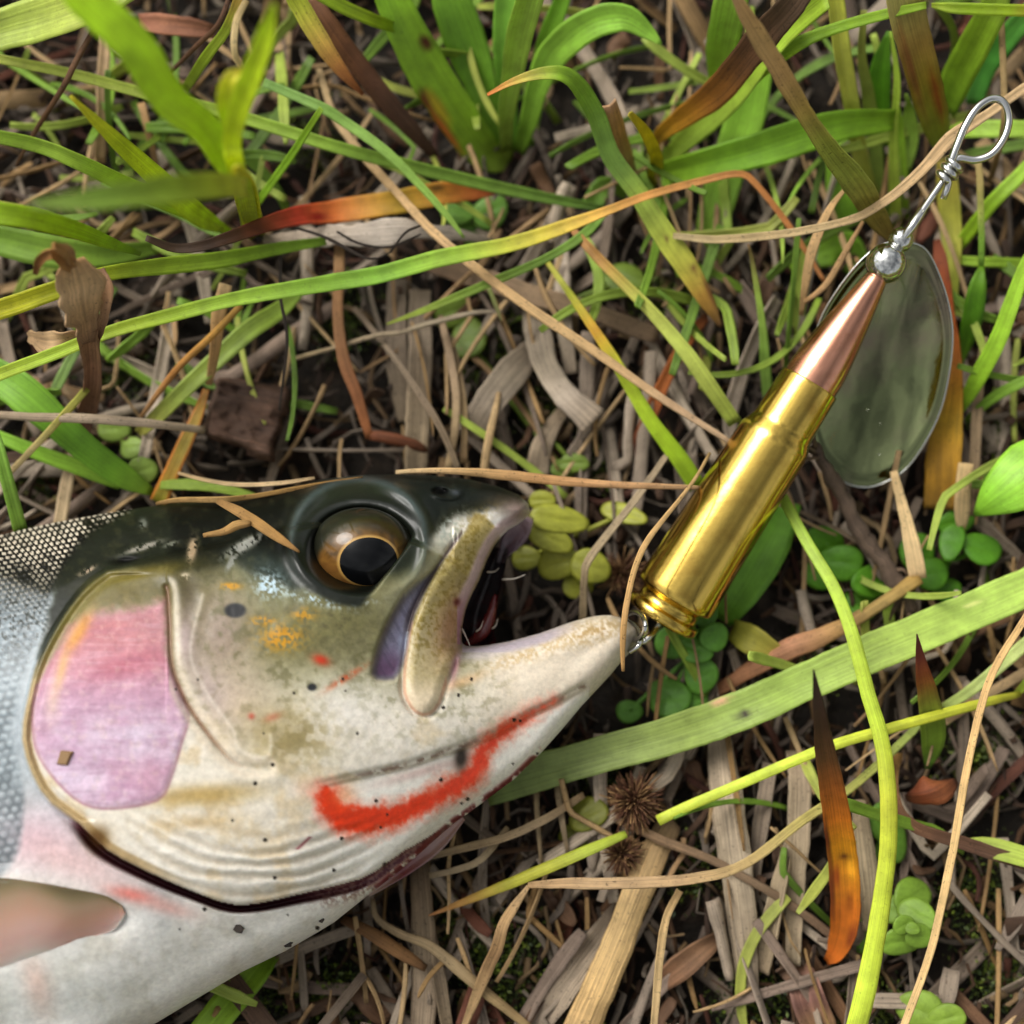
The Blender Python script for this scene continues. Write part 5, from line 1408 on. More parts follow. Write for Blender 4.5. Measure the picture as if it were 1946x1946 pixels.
blade('dry_leaf_strip', 'kinked tan leaf strip hanging down beside the thin green shoot', 'leaf', M_STRAW, '#b49a74 #a48862 #8c7050 #a48a66 #b09670', [(1004, 1684, 14, 8), (975, 1725, 14, 18), (956, 1758, 15, 22), (945, 1800, 14, 24), (926, 1842, 12, 24), (900, 1905, 9, 18), (878, 1960, 7, 10)])
blade('dry_leaf_strip', 'long tan strip curving out from beneath the gill membrane', 'leaf', M_STRAW, '#807058 #98866a #9c8a6c #94805e #a08a64', [(708, 1708, 9, 8), (716, 1745, 9, 12), (760, 1775, 9, 16), (817, 1798, 10, 18), (880, 1850, 10, 22), (940, 1900, 9, 20), (1010, 1955, 7, 14)])
blade('dry_leaf_strip', 'orange brown strip just under the belly\'s edge', 'leaf', M_STRAW, '#5c4028 #7a5a3a #86633e #6e5238', [(650, 1745, 7, 16), (700, 1770, 9, 24), (760, 1808, 10, 24), (810, 1840, 9, 14)])
blade('dry_stalk', 'thin straw leaving the throat toward the seed head, upper one of a pair', 'straw', M_STRAW, '#8a7860 #a08c6c #a8957a #a08a6a', [(805, 1630, 10, 12), (880, 1612, 11, 14), (962, 1590, 11, 16), (1040, 1555, 10, 16), (1110, 1510, 8, 12)])
blade('dry_stalk', 'thin straw under the throat, lower one of a pair', 'straw', M_STRAW, '#a3937a #b0a084 #9c8a6c', [(815, 1664, 9, 10), (870, 1652, 10, 12), (915, 1632, 10, 14), (965, 1572, 9, 10)])
blade('dry_stalk', 'short upright straw below the widest blade near the throat', 'straw', M_STRAW, '#a08e70 #a8967a #8c7a60', [(1018, 1488, 6, 10), (1022, 1560, 8, 10), (1029, 1645, 7, 6)])
blade('dry_stalk', 'short upright straw below the widest blade near the seed head', 'straw', M_STRAW, '#ab9a7c #a3927a #8c7c64', [(1058, 1485, 6, 12), (1066, 1550, 8, 12), (1079, 1622, 7, 7)])
blade('dry_stalk', 'slim curved straw descending from the thick culm', 'straw', M_STRAW, '#b89c70 #c4aa7c #c2aa80 #bda57c', [(1292, 1692, 12, 14), (1266, 1745, 13, 15), (1254, 1820, 13, 15), (1248, 1890, 12, 15), (1242, 1965, 11, 13)])
blade('dead_leaf', 'purplish brown dead leaf lying below the orange leaf', 'leaf', M_STRAW, '#7c5c4c #86645a #70504a #9c7c5c #7c6448', [(1520, 1830, 4, 40), (1530, 1880, 6, 62), (1548, 1930, 6, 66), (1575, 1990, 5, 50)], nac=9, fold=0.3)
blade('dead_leaf', 'brown leaf scrap near the bottom of the thick culm', 'leaf', M_STRAW, '#6a4c38 #7c5c44 #80624a #6e5440', [(1240, 1880, 4, 30), (1290, 1840, 6, 48), (1340, 1800, 6, 40), (1380, 1775, 4, 14)], nac=7, fold=0.25)
blade('dead_leaf', 'rusty curled leaf scrap beside the curling brown stem', 'leaf', M_STRAW, '#5a2e1c #7c4226 #8c5434 #5c3424', [(1722, 1512, 8, 20), (1752, 1506, 11, 52), (1785, 1496, 11, 56), (1815, 1482, 8, 20)], nac=9, fold=-0.35, wav=0.4)
blade('grass_strand', 'broad green blade emerging below the white belly', 'grass', M_LEAF, '#5c8a24 #6c9c2a #76a834 #70a030', [(520, 1800, 4, 40), (485, 1845, 7, 56), (435, 1905, 9, 62), (395, 1955, 10, 60), (350, 2010, 10, 56)], group=G_, nac=7)

# --- straw on and around the fish
blade('straw_wisp', 'tan straw lying over the trout\'s snout to the brass case', 'straw', M_STRAW, '#d0b890 #c2a070 #bf9464 #c29a70 #c4a078', [(752, 898, 21, 8), (800, 895, 22, 9), (876, 896, 23, 13), (960, 903, 22, 19), (1060, 913, 21, 18), (1180, 922, 21, 13), (1300, 926, 20, 9), (1335, 927, 19, 5)], n=36)
blade('straw_wisp', 'thin curved straw hanging over the tip of the lower jaw', 'straw', M_STRAW, '#bda070 #c4a472 #c8a670 #c8a26c #c49a62', [(1350, 860, 20, 5), (1325, 905, 24, 6), (1294, 946, 26, 7), (1232, 1026, 27, 11), (1204, 1090, 27, 11), (1188, 1170, 27, 11), (1184, 1225, 26, 10), (1185, 1276, 25, 5)], n=36)
blade('straw_wisp', 'grey kinked straw between the snout and the brass case', 'straw', M_STRAW, '#a0907a #a8997f #a3947a #9c8c72', [(1270, 860, 12, 10), (1219, 933, 14, 13), (1167, 1000, 14, 14), (1118, 1065, 13, 15), (1110, 1100, 12, 13), (1107, 1185, 8, 14)])
blade('straw_wisp', 'amber straw lying across the dark head toward the eye', 'straw', M_STRAW, '#8c6c40 #9c7a48 #a07c46 #8c6a3c', [(412, 952, 27.5, 10), (450, 970, 29.5, 18), (489, 994, 31.5, 20), (530, 1022, 33.2, 16), (567, 1047, 34.4, 4)], thick=0.0004)
blade('straw_wisp', 'short amber fragment on the dark head behind the eye', 'straw', M_STRAW, '#a88450 #b4905a #9c7c4c', [(386, 1018, 32.4, 8), (425, 1010, 32.4, 13), (450, 998, 31.8, 18), (476, 994, 31.5, 10)], thick=0.0004)
blade('straw_wisp', 'frayed straw lying along the trout\'s back behind the head', 'straw', M_STRAW, '#9c7c4c #b0905c #a8864e #9c7a46 #7a6038', [(296, 958, 19, 5), (340, 951, 21, 9), (420, 950, 24, 11), (480, 944, 22, 9), (580, 926, 21, 8), (690, 908, 20, 4)], thick=0.0004)
blade('straw_wisp', 'pale thin straw bowed just above the trout\'s head', 'straw', M_STRAW, '#bfa680 #c9b28c #ccb692 #c8b088', [(338, 898, 14, 5), (390, 912, 16, 7), (453, 921, 18, 8), (530, 918, 20, 8), (598, 908, 20, 5)])
blade('dry_stalk', 'reddish brown bent stalk standing above the trout\'s head', 'straw', M_STRAW, '#a08460 #a07850 #98704e #946240 #98603a', [(646, 440, 12, 18), (644, 520, 13, 20), (642, 595, 13, 20), (652, 680, 12, 23), (678, 750, 11, 22), (702, 832, 9, 14)])
blade('dry_stalk', 'dark red broken stalk lying from the bent stalk\'s foot', 'straw', M_STRAW, '#7c4a30 #6e4028 #5c3a28', [(700, 826, 9, 18), (740, 834, 9, 22), (790, 846, 8, 20), (812, 858, 7, 10)])
for args in [('#7c7060 #8c8070 #8a7c68 #94866f #8c7e68', [(798, 550, 5, 40), (800, 640, 7, 44), (797, 740, 8, 46), (793, 830, 8, 46), (790, 905, 6, 42)], 'grey flat sheath above the trout\'s brow, the wider of two'),
             ('#6a6052 #7c7062 #7a6e5e #746856', [(756, 530, 4, 36), (752, 620, 6, 40), (756, 700, 6, 42), (772, 800, 5, 36)], 'grey flat sheath behind the wider one above the trout\'s brow'),
             ('#867a6a #8c8272 #8a8072 #7c7062', [(1012, 665, 6, 44), (975, 705, 8, 60), (925, 770, 9, 56), (893, 830, 7, 44)], 'stubby grey sheath leaning toward the snout'),
             ('#746a5c #8a8072 #968c7c #a0968a #8c8070', [(1010, 560, 4, 36), (1020, 620, 7, 50), (1036, 690, 9, 48), (1075, 750, 11, 50), (1130, 800, 11, 60)], 'fuzzy ended grey sheath pointing at the brass case'),
             ('#9c9286 #a69c90 #a39888 #988c7c', [(1066, 440, 4, 24), (1068, 530, 6, 30), (1072, 620, 7, 30), (1085, 710, 6, 24)], 'pale upright sheath behind the fuzzy ended one'),
             ('#74604c #84705a #8a765e #7c6a54 #6e5c48', [(810, 500, 4, 30), (900, 525, 8, 40), (1010, 560, 9, 38), (1120, 590, 9, 34), (1250, 640, 7, 30)], 'long brown sheath lying across behind the thin diagonal straw'),
             ('#8c7c68 #9a8c78 #a09280', [(1078, 770, 5, 20), (1050, 810, 6, 30), (1030, 850, 6, 40), (1020, 900, 4, 46)], 'pale squared off sheath just over the snout tip')]:
    blade('weathered_sheath', args[2], 'straw', M_WOOD, args[0], args[1], group='weathered grey sheaths in the litter', nac=9, n=34, fold=0.2 * math.sin(_seed[0] * 3.1), thick=0.0006)
blade('dry_stalk', 'slim tan stalk of a close pair above the brow, inner one', 'straw', M_STRAW, '#94806a #a8927a #ab9676 #a08c6c', [(836, 600, 8, 12), (855, 680, 10, 15), (866, 750, 10, 15), (862, 830, 9, 14), (850, 895, 7, 12)])
blade('dry_stalk', 'slim tan stalk of a close pair above the brow, outer one', 'straw', M_STRAW, '#8c7a64 #a48e70 #a8926e #a08868', [(858, 640, 7, 8), (873, 710, 9, 11), (882, 780, 9, 12), (882, 880, 7, 12)])
blade('dry_stalk', 'grey thin stalk slanting across the flat sheaths above the brow', 'straw', M_WOOD, '#7c6e5e #8c7e6c #8a7a66 #94846c', [(672, 585, 8, 10), (735, 660, 11, 12), (804, 758, 12, 13), (845, 830, 11, 13), (872, 897, 9, 11)])
blade('dry_stalk', 'splintered pale straw pointing down onto the snout', 'straw', M_STRAW, '#a8906c #c0a67c #bfa680', [(948, 745, 9, 8), (936, 800, 10, 14), (926, 850, 9, 16), (918, 905, 7, 14)])
blade('dry_stalk', 'long thin diagonal straw from the brown leaf to the brass case', 'straw', M_STRAW, '#a08c6a #b09872 #bc9e74 #c4a67c #c6a678 #c8aa7c #c4a67a #bda080 #b8a084', [(606, 130, 10, 10), (635, 219, 13, 14), (688, 293, 15, 16), (752, 363, 16, 16), (820, 437, 18, 17), (912, 515, 19, 18), (1021, 595, 19, 19), (1130, 667, 18, 17), (1250, 751, 17, 15), (1392, 842, 16, 9)], n=60)
blade('grass_strand', 'green blade from the arching blade down to the cartridge shoulder', 'grass', M_LEAF, '#8c6a3c #98804a #94aa54 #9ab85e #96b45a #90b054', [(1075, 422, 16, 8), (1105, 455, 17, 16), (1151, 505, 18, 20), (1235, 589, 18, 24), (1300, 665, 17, 28), (1350, 735, 15, 30), (1398, 805, 12, 28)], group=G_, nac=7)
blade('grass_strand', 'yellow green blade running down to the middle of the brass case', 'grass', M_LEAF, '#8a9440 #8ea42c #a48c2c #90b02c #8cb82c #88b82e #80b030', [(1035, 490, 12, 8), (1070, 540, 14, 12), (1106, 592, 15, 16), (1166, 682, 15, 22), (1233, 794, 14, 28), (1290, 870, 12, 34), (1325, 925, 10, 34)], group=G_, nac=7)
blade('straw_wisp', 'wavy pale wisp over the flat grey sheaths', 'straw', M_STRAW, '#b8a684 #b0a088 #aca08c #b0a494', [(562, 680, 10, 7), (630, 662, 11, 8), (713, 638, 12, 9), (760, 632, 12, 9), (804, 618, 12, 9), (894, 595, 12, 9), (955, 592, 11, 5)], n=36)
blade('straw_wisp', 'short pale green tip sticking down from the slender blade', 'grass', M_LEAF, '#8fae6a #a8b88c', [(928, 546, 15, 8), (940, 575, 14, 8), (953, 610, 12, 3)])
blade('old_leaf', 'orange brown leaf piece behind the thin diagonal straw near the case', 'leaf', M_STRAW, '#6a3a1c #a8622c #a05a24 #8a4a20 #5c2c1a', [(1345, 600, 6, 14), (1310, 640, 8, 26), (1270, 710, 8, 24), (1235, 790, 7, 30), (1205, 870, 5, 30)], nac=7)
blade('grass_strand', 'broad green leaf tucked behind the lower brass case', 'grass', M_LEAF, '#4f8a2c #5a9632 #5f9c36 #5a9430', [(1500, 950, 4, 50), (1465, 1015, 6, 84), (1425, 1085, 7, 92), (1390, 1145, 6, 70), (1370, 1180, 4, 40)], group=G_, nac=9)
blade('grass_strand', 'yellowish folded leaf by the round leaves under the cartridge rim', 'grass', M_LEAF, '#86963c #94a044 #98a050 #8c7c44', [(1390, 1195, 6, 40), (1425, 1215, 8, 56), (1465, 1238, 8, 44), (1500, 1262, 6, 20)], group=G_, nac=7)
blade('grass_strand', 'thin upright blade between tuft and copper bullet', 'grass', M_LEAF, '#6c9c4c #76a650 #7ca44c #7c6c50', [(1460, 760, 6, 20), (1454, 690, 10, 20), (1448, 610, 14, 14), (1430, 500, 18, 8), (1422, 465, 20, 3)], group=G_)
blade('dry_stalk', 'tan straw crossing in front of the clump base toward the bullet', 'straw', M_STRAW, '#c0a070 #c6a678 #b8986a', [(1612, 352, 22, 5), (1575, 400, 23, 14), (1545, 470, 22, 20), (1532, 530, 20, 16), (1522, 600, 16, 8)])
blade('dry_stalk', 'second tan straw beside the bullet tip', 'straw', M_STRAW, '#ab8a62 #b8976c #b08e64', [(1640, 420, 20, 6), (1606, 480, 21, 12), (1570, 540, 20, 13), (1528, 575, 18, 8)])

# --- left side
def crumpled_leaf():
    r = empty('crumpled_leaf', P(150, 850, 4)); tag(r, 'crumpled tan dead leaf with a twisted brown stalk', 'leaf')
    blade('stalk', None, None, M_STRAW, '#7c5c50 #8a6658 #8c6a54 #96705a #a07c5c #8a6a50', [(140, 856, 5, 34), (158, 805, 12, 36), (172, 750, 18, 34), (176, 700, 24, 32), (170, 650, 30, 40), (168, 615, 33, 46)], parent=r, nac=9, fold=0.45, wav=0.5, n=40)
    for col, ctrl, fo in (('#8c6c54 #a88a6c #bc9e7c #c8ac88 #c0a27c #a8845c', [(170, 652, 30, 30), (166, 622, 35, 52), (160, 585, 40, 76), (154, 545, 43, 78), (147, 516, 45, 62), (140, 496, 46, 40)], 0.05),
                          ('#7c5c48 #98785c #9c7a5c #80604a', [(182, 650, 30, 14), (198, 600, 36, 18), (202, 550, 38, 22), (192, 510, 38, 12)], 0.2),
                          ('#98744c #b08450 #9c6c3c #7c5030', [(138, 512, 46, 22), (118, 492, 48, 24), (96, 482, 50, 20), (74, 498, 48, 14), (66, 522, 44, 8)], 0.3),
                          ('#a88460 #b89468 #98703f', [(140, 500, 46, 16), (126, 476, 50, 20), (104, 466, 52, 12)], 0.3),
                          ('#9c7c5c #b49a78 #a88c6c', [(150, 640, 28, 20), (112, 652, 28, 46), (80, 650, 26, 44), (52, 640, 22, 16)], 0.15)):
        blade('leaf_blade', None, None, M_STRAW, col, ctrl, parent=r, nac=11, n=30, fold=fo, wav=0.25, rag=0.6)
crumpled_leaf()
def bark():
    """broken slab: warped grid with a rough split face and ragged sides"""
    q00, q10, q11, q01 = np.array([410., 714]), np.array([556., 744]), np.array([518., 876]), np.array([384., 828])
    n = 30
    V, C, U = [], [], []
    for layer in (0, 1):
        for i in range(n):
            for j in range(n):
                a, b = i / (n - 1), j / (n - 1)
                q = (q00 * (1 - a) + q10 * a) * (1 - b) + (q01 * (1 - a) + q11 * a) * b
                e = min(a, 1 - a, b, 1 - b)
                k1 = fbm(np.array([a * 2.4 + 4]), np.array([b * 3.0]), 540, 4)[0]; k2 = fbm(np.array([a * 7.0]), np.array([b * 10.0 + 2]), 550, 3)[0]
                q = q + (np.array([k2, k1]) - 0.5) * 26 * (1 if e < 0.02 else 0.4)
                z = 2.5 if layer else 11.0 + 3.6 * (k1 - 0.5) + 1.3 * (k2 - 0.5) - 2.2 * max(0, 1 - e / 0.07)
                V.append(P(q[0], q[1], z))
                C.append(lin('#4c382c') * (0.45 + 0.8 * k1 + 0.35 * k2)); U.append((b * 3.0 + 0.8 * k1, a * 10, 0))
    F = []
    for i in range(n - 1):
        for j in range(n - 1):
            a = i * n + j; o = n * n
            F += [(a, a + 1, a + n + 1, a + n), (o + a, o + a + n, o + a + n + 1, o + a + 1)]
    rim = [i * n for i in range(n)] + [(n - 1) * n + j for j in range(1, n)] + [i * n + n - 1 for i in range(n - 2, -1, -1)] + [j for j in range(n - 2, 0, -1)]
    for a, b in zip(rim, rim[1:] + rim[:1]): F.append((a, b, n * n + b, n * n + a))
    o = make_mesh('bark_chip', np.array(V), F, M_WOOD, cols=np.array(C), uvs=np.array(U))
    tag(o, 'square chunk of dark brown bark lying above the trout', 'bark')
bark()
blade('grass_strand', 'wide dark green leaf going under the bark side toward the trout\'s back', 'grass', M_LEAF, '#5c9436 #66a032 #5c942c #548c28 #5a922a #6c9c34', [(-60, 680, 18, 50), (0, 716, 18, 64), (50, 752, 18, 70), (111, 806, 17, 60), (168, 856, 15, 52), (236, 906, 12, 46), (290, 936, 9, 14)], group=G_, nac=9)
blade('grass_strand', 'slim green blade under the wide dark leaf by the trout\'s back', 'grass', M_LEAF, '#6fa83c #74b03c #7ab43e #6ea63a', [(-60, 808, 14, 20), (0, 830, 14, 22), (67, 858, 13, 28), (161, 892, 11, 30), (230, 918, 9, 26)], group=G_)
blade('grass_strand', 'upright light green blade ending at the scaled back', 'grass', M_LEAF, '#6ca646 #76b04a #7cb450 #76ac4a', [(-22, 780, 22, 14), (0, 860, 22, 22), (20, 937, 20, 26), (40, 1010, 17, 26)], group=G_)
blade('grass_strand', 'diagonal green blade with notched edge between crumpled leaf and bark', 'grass', M_LEAF, '#6c9438 #789e42 #80a64c #86a850 #98a858', [(580, 545, 10, 14), (530, 590, 12, 34), (471, 630, 14, 38), (370, 722, 14, 32), (300, 790, 12, 28), (262, 824, 9, 20)], group=G_, nac=7)
blade('dry_stalk', 'orange thin stem parallel to the notched diagonal blade', 'straw', M_STRAW, '#a8843c #b4883e #b07c40 #a8845c', [(458, 580, 20, 12), (400, 640, 19, 13), (336, 702, 17, 13), (268, 792, 12, 8)])
blade('dry_stalk', 'pale tan straw dropping to the bark chip\'s corner', 'straw', M_STRAW, '#c4aa80 #c8a470 #c09a66 #b89868', [(430, 540, 20, 24), (418, 590, 19, 28), (410, 660, 17, 20), (397, 732, 13, 12)])
blade('grass_strand', 'olive stem with orange edges going down to the trout\'s back', 'grass', M_LEAF, '#a8884c #9c9040 #8a8a3a #8c7c34 #7c8a34', [(392, 740, 12, 12), (375, 790, 12, 22), (352, 840, 12, 28), (325, 900, 11, 30), (300, 955, 9, 32)], group=G_, edge='#b07a34')
blade('dry_stalk', 'thin yellow stalk leaning across the wide dark leaf', 'straw', M_STRAW, '#aab04c #b4b058 #bcae78 #b8a47c', [(166, 738, 20, 14), (101, 812, 20, 13), (50, 865, 18, 12), (12, 905, 15, 10)])
blade('dry_stalk', 'grey level straw running into the bark chip', 'straw', M_STRAW, '#a39280 #b0a08c #b8a896 #b4a48e', [(-40, 785, 20, 14), (60, 792, 20, 16), (168, 795, 20, 18), (290, 805, 17, 16), (390, 818, 12, 15)])
blade('dry_stalk', 'pale upright straw meeting the scaled back', 'straw', M_STRAW, '#a3917a #b09d80 #b8a586', [(150, 840, 8, 20), (130, 900, 10, 24), (112, 1000, 10, 24)])
blade('dry_stalk', 'pale upright straw among the lime shoot\'s leaves', 'straw', M_STRAW, '#b09878 #b89e7c #a88e6e', [(202, 50, 12, 20), (195, 150, 14, 22), (194, 220, 13, 20), (188, 310, 9, 24)])
blade('dry_stalk', 'dark thin stalk crossing the pale stem beside the lime shoot', 'straw', M_STRAW, '#5c4230 #6a4c34 #62462e #6e5238', [(188, 38, 34, 7), (150, 105, 32, 10), (118, 168, 30, 10), (70, 245, 24, 9), (30, 315, 16, 5)])
blade('dry_stalk', 'dark thin stalk over the reddish brown flat scrap', 'straw', M_STRAW, '#5a3e2c #644632 #5c4230', [(440, -20, 34, 8), (415, 45, 32, 9), (370, 90, 28, 9), (322, 138, 22, 6)])
blade('dead_leaf', 'reddish brown flat scrap behind the tallest lime leaf', 'leaf', M_STRAW, '#8c5c48 #9c6a50 #8e604a #7c543e', [(262, 44, 20, 34), (310, 46, 21, 38), (360, 52, 21, 38), (408, 60, 20, 26)], nac=7)
blade('dry_stalk', 'tan straw behind the tallest lime leaf', 'straw', M_STRAW, '#a3845c #98784f #8c7050', [(268, 195, 12, 14), (282, 250, 12, 14), (298, 318, 9, 10)])
blade('grass_strand', 'green bent stem beside the lime shoot\'s tip', 'grass', M_LEAF, '#7c9c3c #80a634 #8cae3c #b8a860', [(350, 172, 22, 16), (390, 110, 30, 20), (430, 55, 34, 18), (455, -10, 38, 16)], group=G_)
blade('straw_wisp', 'cream hooked wisp by the lime shoot\'s tip', 'straw', M_STRAW, '#c4b080 #ccb888 #c0ac78', [(470, 0, 46, 12), (450, 40, 48, 13), (446, 100, 48, 12), (468, 138, 46, 8)])

# --- small round-leaved creepers
def creeper(label, base, leaves, col, seed):
    r0 = np.random.default_rng(seed)
    r = empty('round_leaf_creeper', P(*base)); tag(r, label, 'plant', 'small round leaved creepers in the litter')
    c0 = P(base[0], base[1], base[2] + 2.0)
    for (u, v, z, rx, ry, ang) in leaves:
        s = float(px2m(u, v, z)); c = P(u, v, z)
        a = math.radians(ang)
        tx, ty = r0.uniform(-0.35, 0.35, 2)
        V, C, U = [], [], []
        nr, ns = 7, 22
        for i in range(nr):
            q = (i / (nr - 1))
            for t in np.arange(ns) * 2 * math.pi / ns:
                rr = q * (1 + 0.05 * math.sin(3 * t + seed))
                x, y = rx * s * rr * math.cos(t), ry * s * rr * math.sin(t)
                X, Y = x * math.cos(a) - y * math.sin(a), x * math.sin(a) + y * math.cos(a)
                dz = -0.14 * (q ** 2) * min(rx, ry) * s + 0.07 * rx * s * math.exp(-(y / (0.18 * ry * s)) ** 2) * -1
                V.append(c + np.array([X, Y, dz + tx * X + ty * Y]))
                C.append(lin(col) * (0.92 + 0.16 * r0.random()) * (1.0 if q < 0.9 else 0.85)); U.append((t, q * 4, seed))
        V = np.array(V); o = len(V); Vb = V - np.array([0, 0, 0.00035])
        F = []
        for i in range(nr - 1):
            for j in range(ns):
                a_, b_, c_, d_ = i * ns + j, i * ns + (j + 1) % ns, (i + 1) * ns + (j + 1) % ns, (i + 1) * ns + j
                F += [(a_, d_, c_, b_), (o + a_, o + b_, o + c_, o + d_)]
        for j in range(ns):
            F.append(((nr - 1) * ns + j, o + (nr - 1) * ns + j, o + (nr - 1) * ns + (j + 1) % ns, (nr - 1) * ns + (j + 1) % ns))
        make_mesh('leaf', np.vstack([V, Vb]), F, M_ROUND, r, cols=np.array(C + C), uvs=np.array(U + U))
        w = np.array([c0 * (1 - t) + c * t - np.array([0, 0, 0.0006 * math.sin(math.pi * t) + 0.0003]) for t in np.linspace(0, 1, 6)])
        V, F = tube(w, 0.00035, 6)
        make_mesh('stalk', V, F, M_ROUND, r, cols=np.tile(lin(col), (len(V), 1)), uvs=V * 100)
creeper('fresh green round leaved creeper under the cartridge rim', (1320, 1240, 3), [(1276, 1223, 8, 34, 28, -30), (1358, 1210, 10, 30, 27, 40), (1322, 1234, 9.5, 34, 26, -20), (1333, 1283, 8, 32, 36, 0), (1272, 1326, 7, 42, 38, 0), (1318, 1330, 6.5, 30, 24, 10), (1342, 1166, 8, 28, 22, 60), (1196, 1352, 5, 26, 22, 0), (1300, 1170, 6, 24, 20, 0)], '#528c36', 1)
creeper('yellow green round leaved creeper in front of the trout\'s snout', (1075, 1025, 3), [(1062, 986, 9, 58, 28, -8), (1046, 1022, 9, 46, 26, -25), (1122, 1076, 9, 40, 33, -20), (1030, 950, 7, 26, 18, 0), (1062, 1070, 7, 42, 30, 10), (1185, 975, 7, 46, 20, -20), (1098, 1112, 5, 30, 26, 0), (1000, 1060, 5, 28, 24, 0)], '#86963a', 2)
creeper('light green rosette near the thin long straw, lower side', (1728, 1752, 3), [(1735, 1704, 8, 40, 34, 20), (1745, 1738, 10, 36, 28, -30), (1713, 1790, 9, 40, 27, 10), (1748, 1780, 11, 28, 24, 0), (1718, 1758, 11.5, 22, 18, 30), (1735, 1765, 12, 14, 12, 0), (1700, 1730, 7, 30, 26, 0)], '#6e9a3a', 3)
creeper('big green creeper leaves at the lower end of the long thin straw', (1780, 1945, 3), [(1752, 1922, 8, 44, 38, -20), (1800, 1936, 9, 36, 26, 20), (1775, 1980, 8, 40, 36, 0)], '#769e3e', 4)
creeper('dark green round leaved creeper beneath the woody twig', (1620, 1080, 2), [(1600, 1068, 7, 42, 34, -10), (1655, 1105, 7, 38, 32, 15), (1570, 1030, 6, 40, 30, -20), (1630, 1150, 5, 40, 30, 0), (1560, 1090, 5, 34, 30, 0)], '#4a861f', 5)
creeper('dark green round leaved creeper between the pale straws', (1800, 1070, 2), [(1770, 1090, 7, 36, 32, 10), (1868, 1042, 8, 40, 32, -15), (1810, 1028, 9, 22, 40, -20), (1745, 1050, 5, 34, 40, 0), (1800, 1120, 5, 30, 24, 0), (1820, 990, 6, 40, 24, 20)], '#46801f', 6)
creeper('pair of round leaves under the red and yellow leaf strip', (905, 410, 2), [(931, 402, 6, 36, 30, 30), (868, 400, 6, 34, 28, -10), (900, 440, 4, 30, 24, 0)], '#5a8c3a', 7)
creeper('round pale leaf beside the wide dark leaf near the trout\'s back', (275, 900, 3), [(270, 894, 10, 28, 26, 20), (250, 850, 6, 26, 22, 0), (215, 815, 6, 30, 24, 0)], '#7ca24e', 8)
creeper('olive round leaves behind the long pale sheaths above the brow', (880, 640, 2), [(890, 640, 5, 34, 44, 0), (860, 590, 5, 40, 30, 20), (1190, 530, 6, 44, 34, -30), (1090, 880, 6, 30, 18, 0), (1070, 890, 5, 24, 18, 0)], '#5c7a30', 9)
creeper('small olive leaves near the seed head', (1115, 1540, 3), [(1118, 1548, 7, 40, 30, 30), (1090, 1590, 4, 28, 24, 0)], '#6e7c30', 10)
creeper('round green leaves half hidden by the lime stem', (1680, 1560, 3), [(1700, 1600, 7, 28, 40, 0), (1678, 1565, 6, 26, 40, 10), (1640, 1780, 5, 30, 34, 0)], '#5a8c34', 11)

# --- bristly seed heads
def seed_head(label, cu, cv, z, R, n, seed):
    n = n * 3
    r0 = np.random.default_rng(seed)
    r = empty('seed_head', P(cu, cv, 1)); tag(r, label, 'seed head', 'brown bristly seed heads')
    c = P(cu, cv, z); s = float(px2m(cu, cv, z)); parts = []
    for _ in range(n):
        d = r0.normal(size=3); d[2] = abs(d[2]) * 0.8; d /= np.linalg.norm(d)
        L = R * s * r0.uniform(0.35, 1.1); side = r0.normal(size=3) * 0.2
        w = np.array([c + d * L * t + side * L * 0.5 * t * t for t in np.linspace(0.1, 1, 5)])
        col = ramp(stops_of(['#3a241a #7c5a40', '#4a3024 #a08058', '#2c1c16 #6a4632'][r0.integers(3)]), np.linspace(0, 1, 5))
        parts.append(ribbon(w, np.array([0.5, 1, 0.9, 0.6, 0.15]) * R * s * 0.075, col, nac=3, fold=0.3, thick=0.0001, roll=r0.uniform(-1.5, 1.5), seed=int(r0.integers(1000))))
    V, F, C, U = join(parts)
    b = make_mesh('bracts', V, F, M_STRAW, r, cols=C, uvs=U); b['kind'] = 'stuff'
    blade('stalk', None, None, M_STRAW, '#8a7458 #7c664c', [(cu - 40, cv + 30, 2, 12), (cu - 5, cv + 8, z - 1, 12), (cu + 30, cv + 18, 4, 10)], parent=r)
seed_head('larger dark brown bristly seed head at the end of the yellow green stem', 1206, 1522, 9, 58, 190, 1)
seed_head('smaller reddish brown seed head hanging below the larger one', 1182, 1622, 9, 44, 110, 2)
seed_head('brown bristly seed head between the round leaves and the cartridge rim', 1180, 1090, 6, 46, 110, 3)
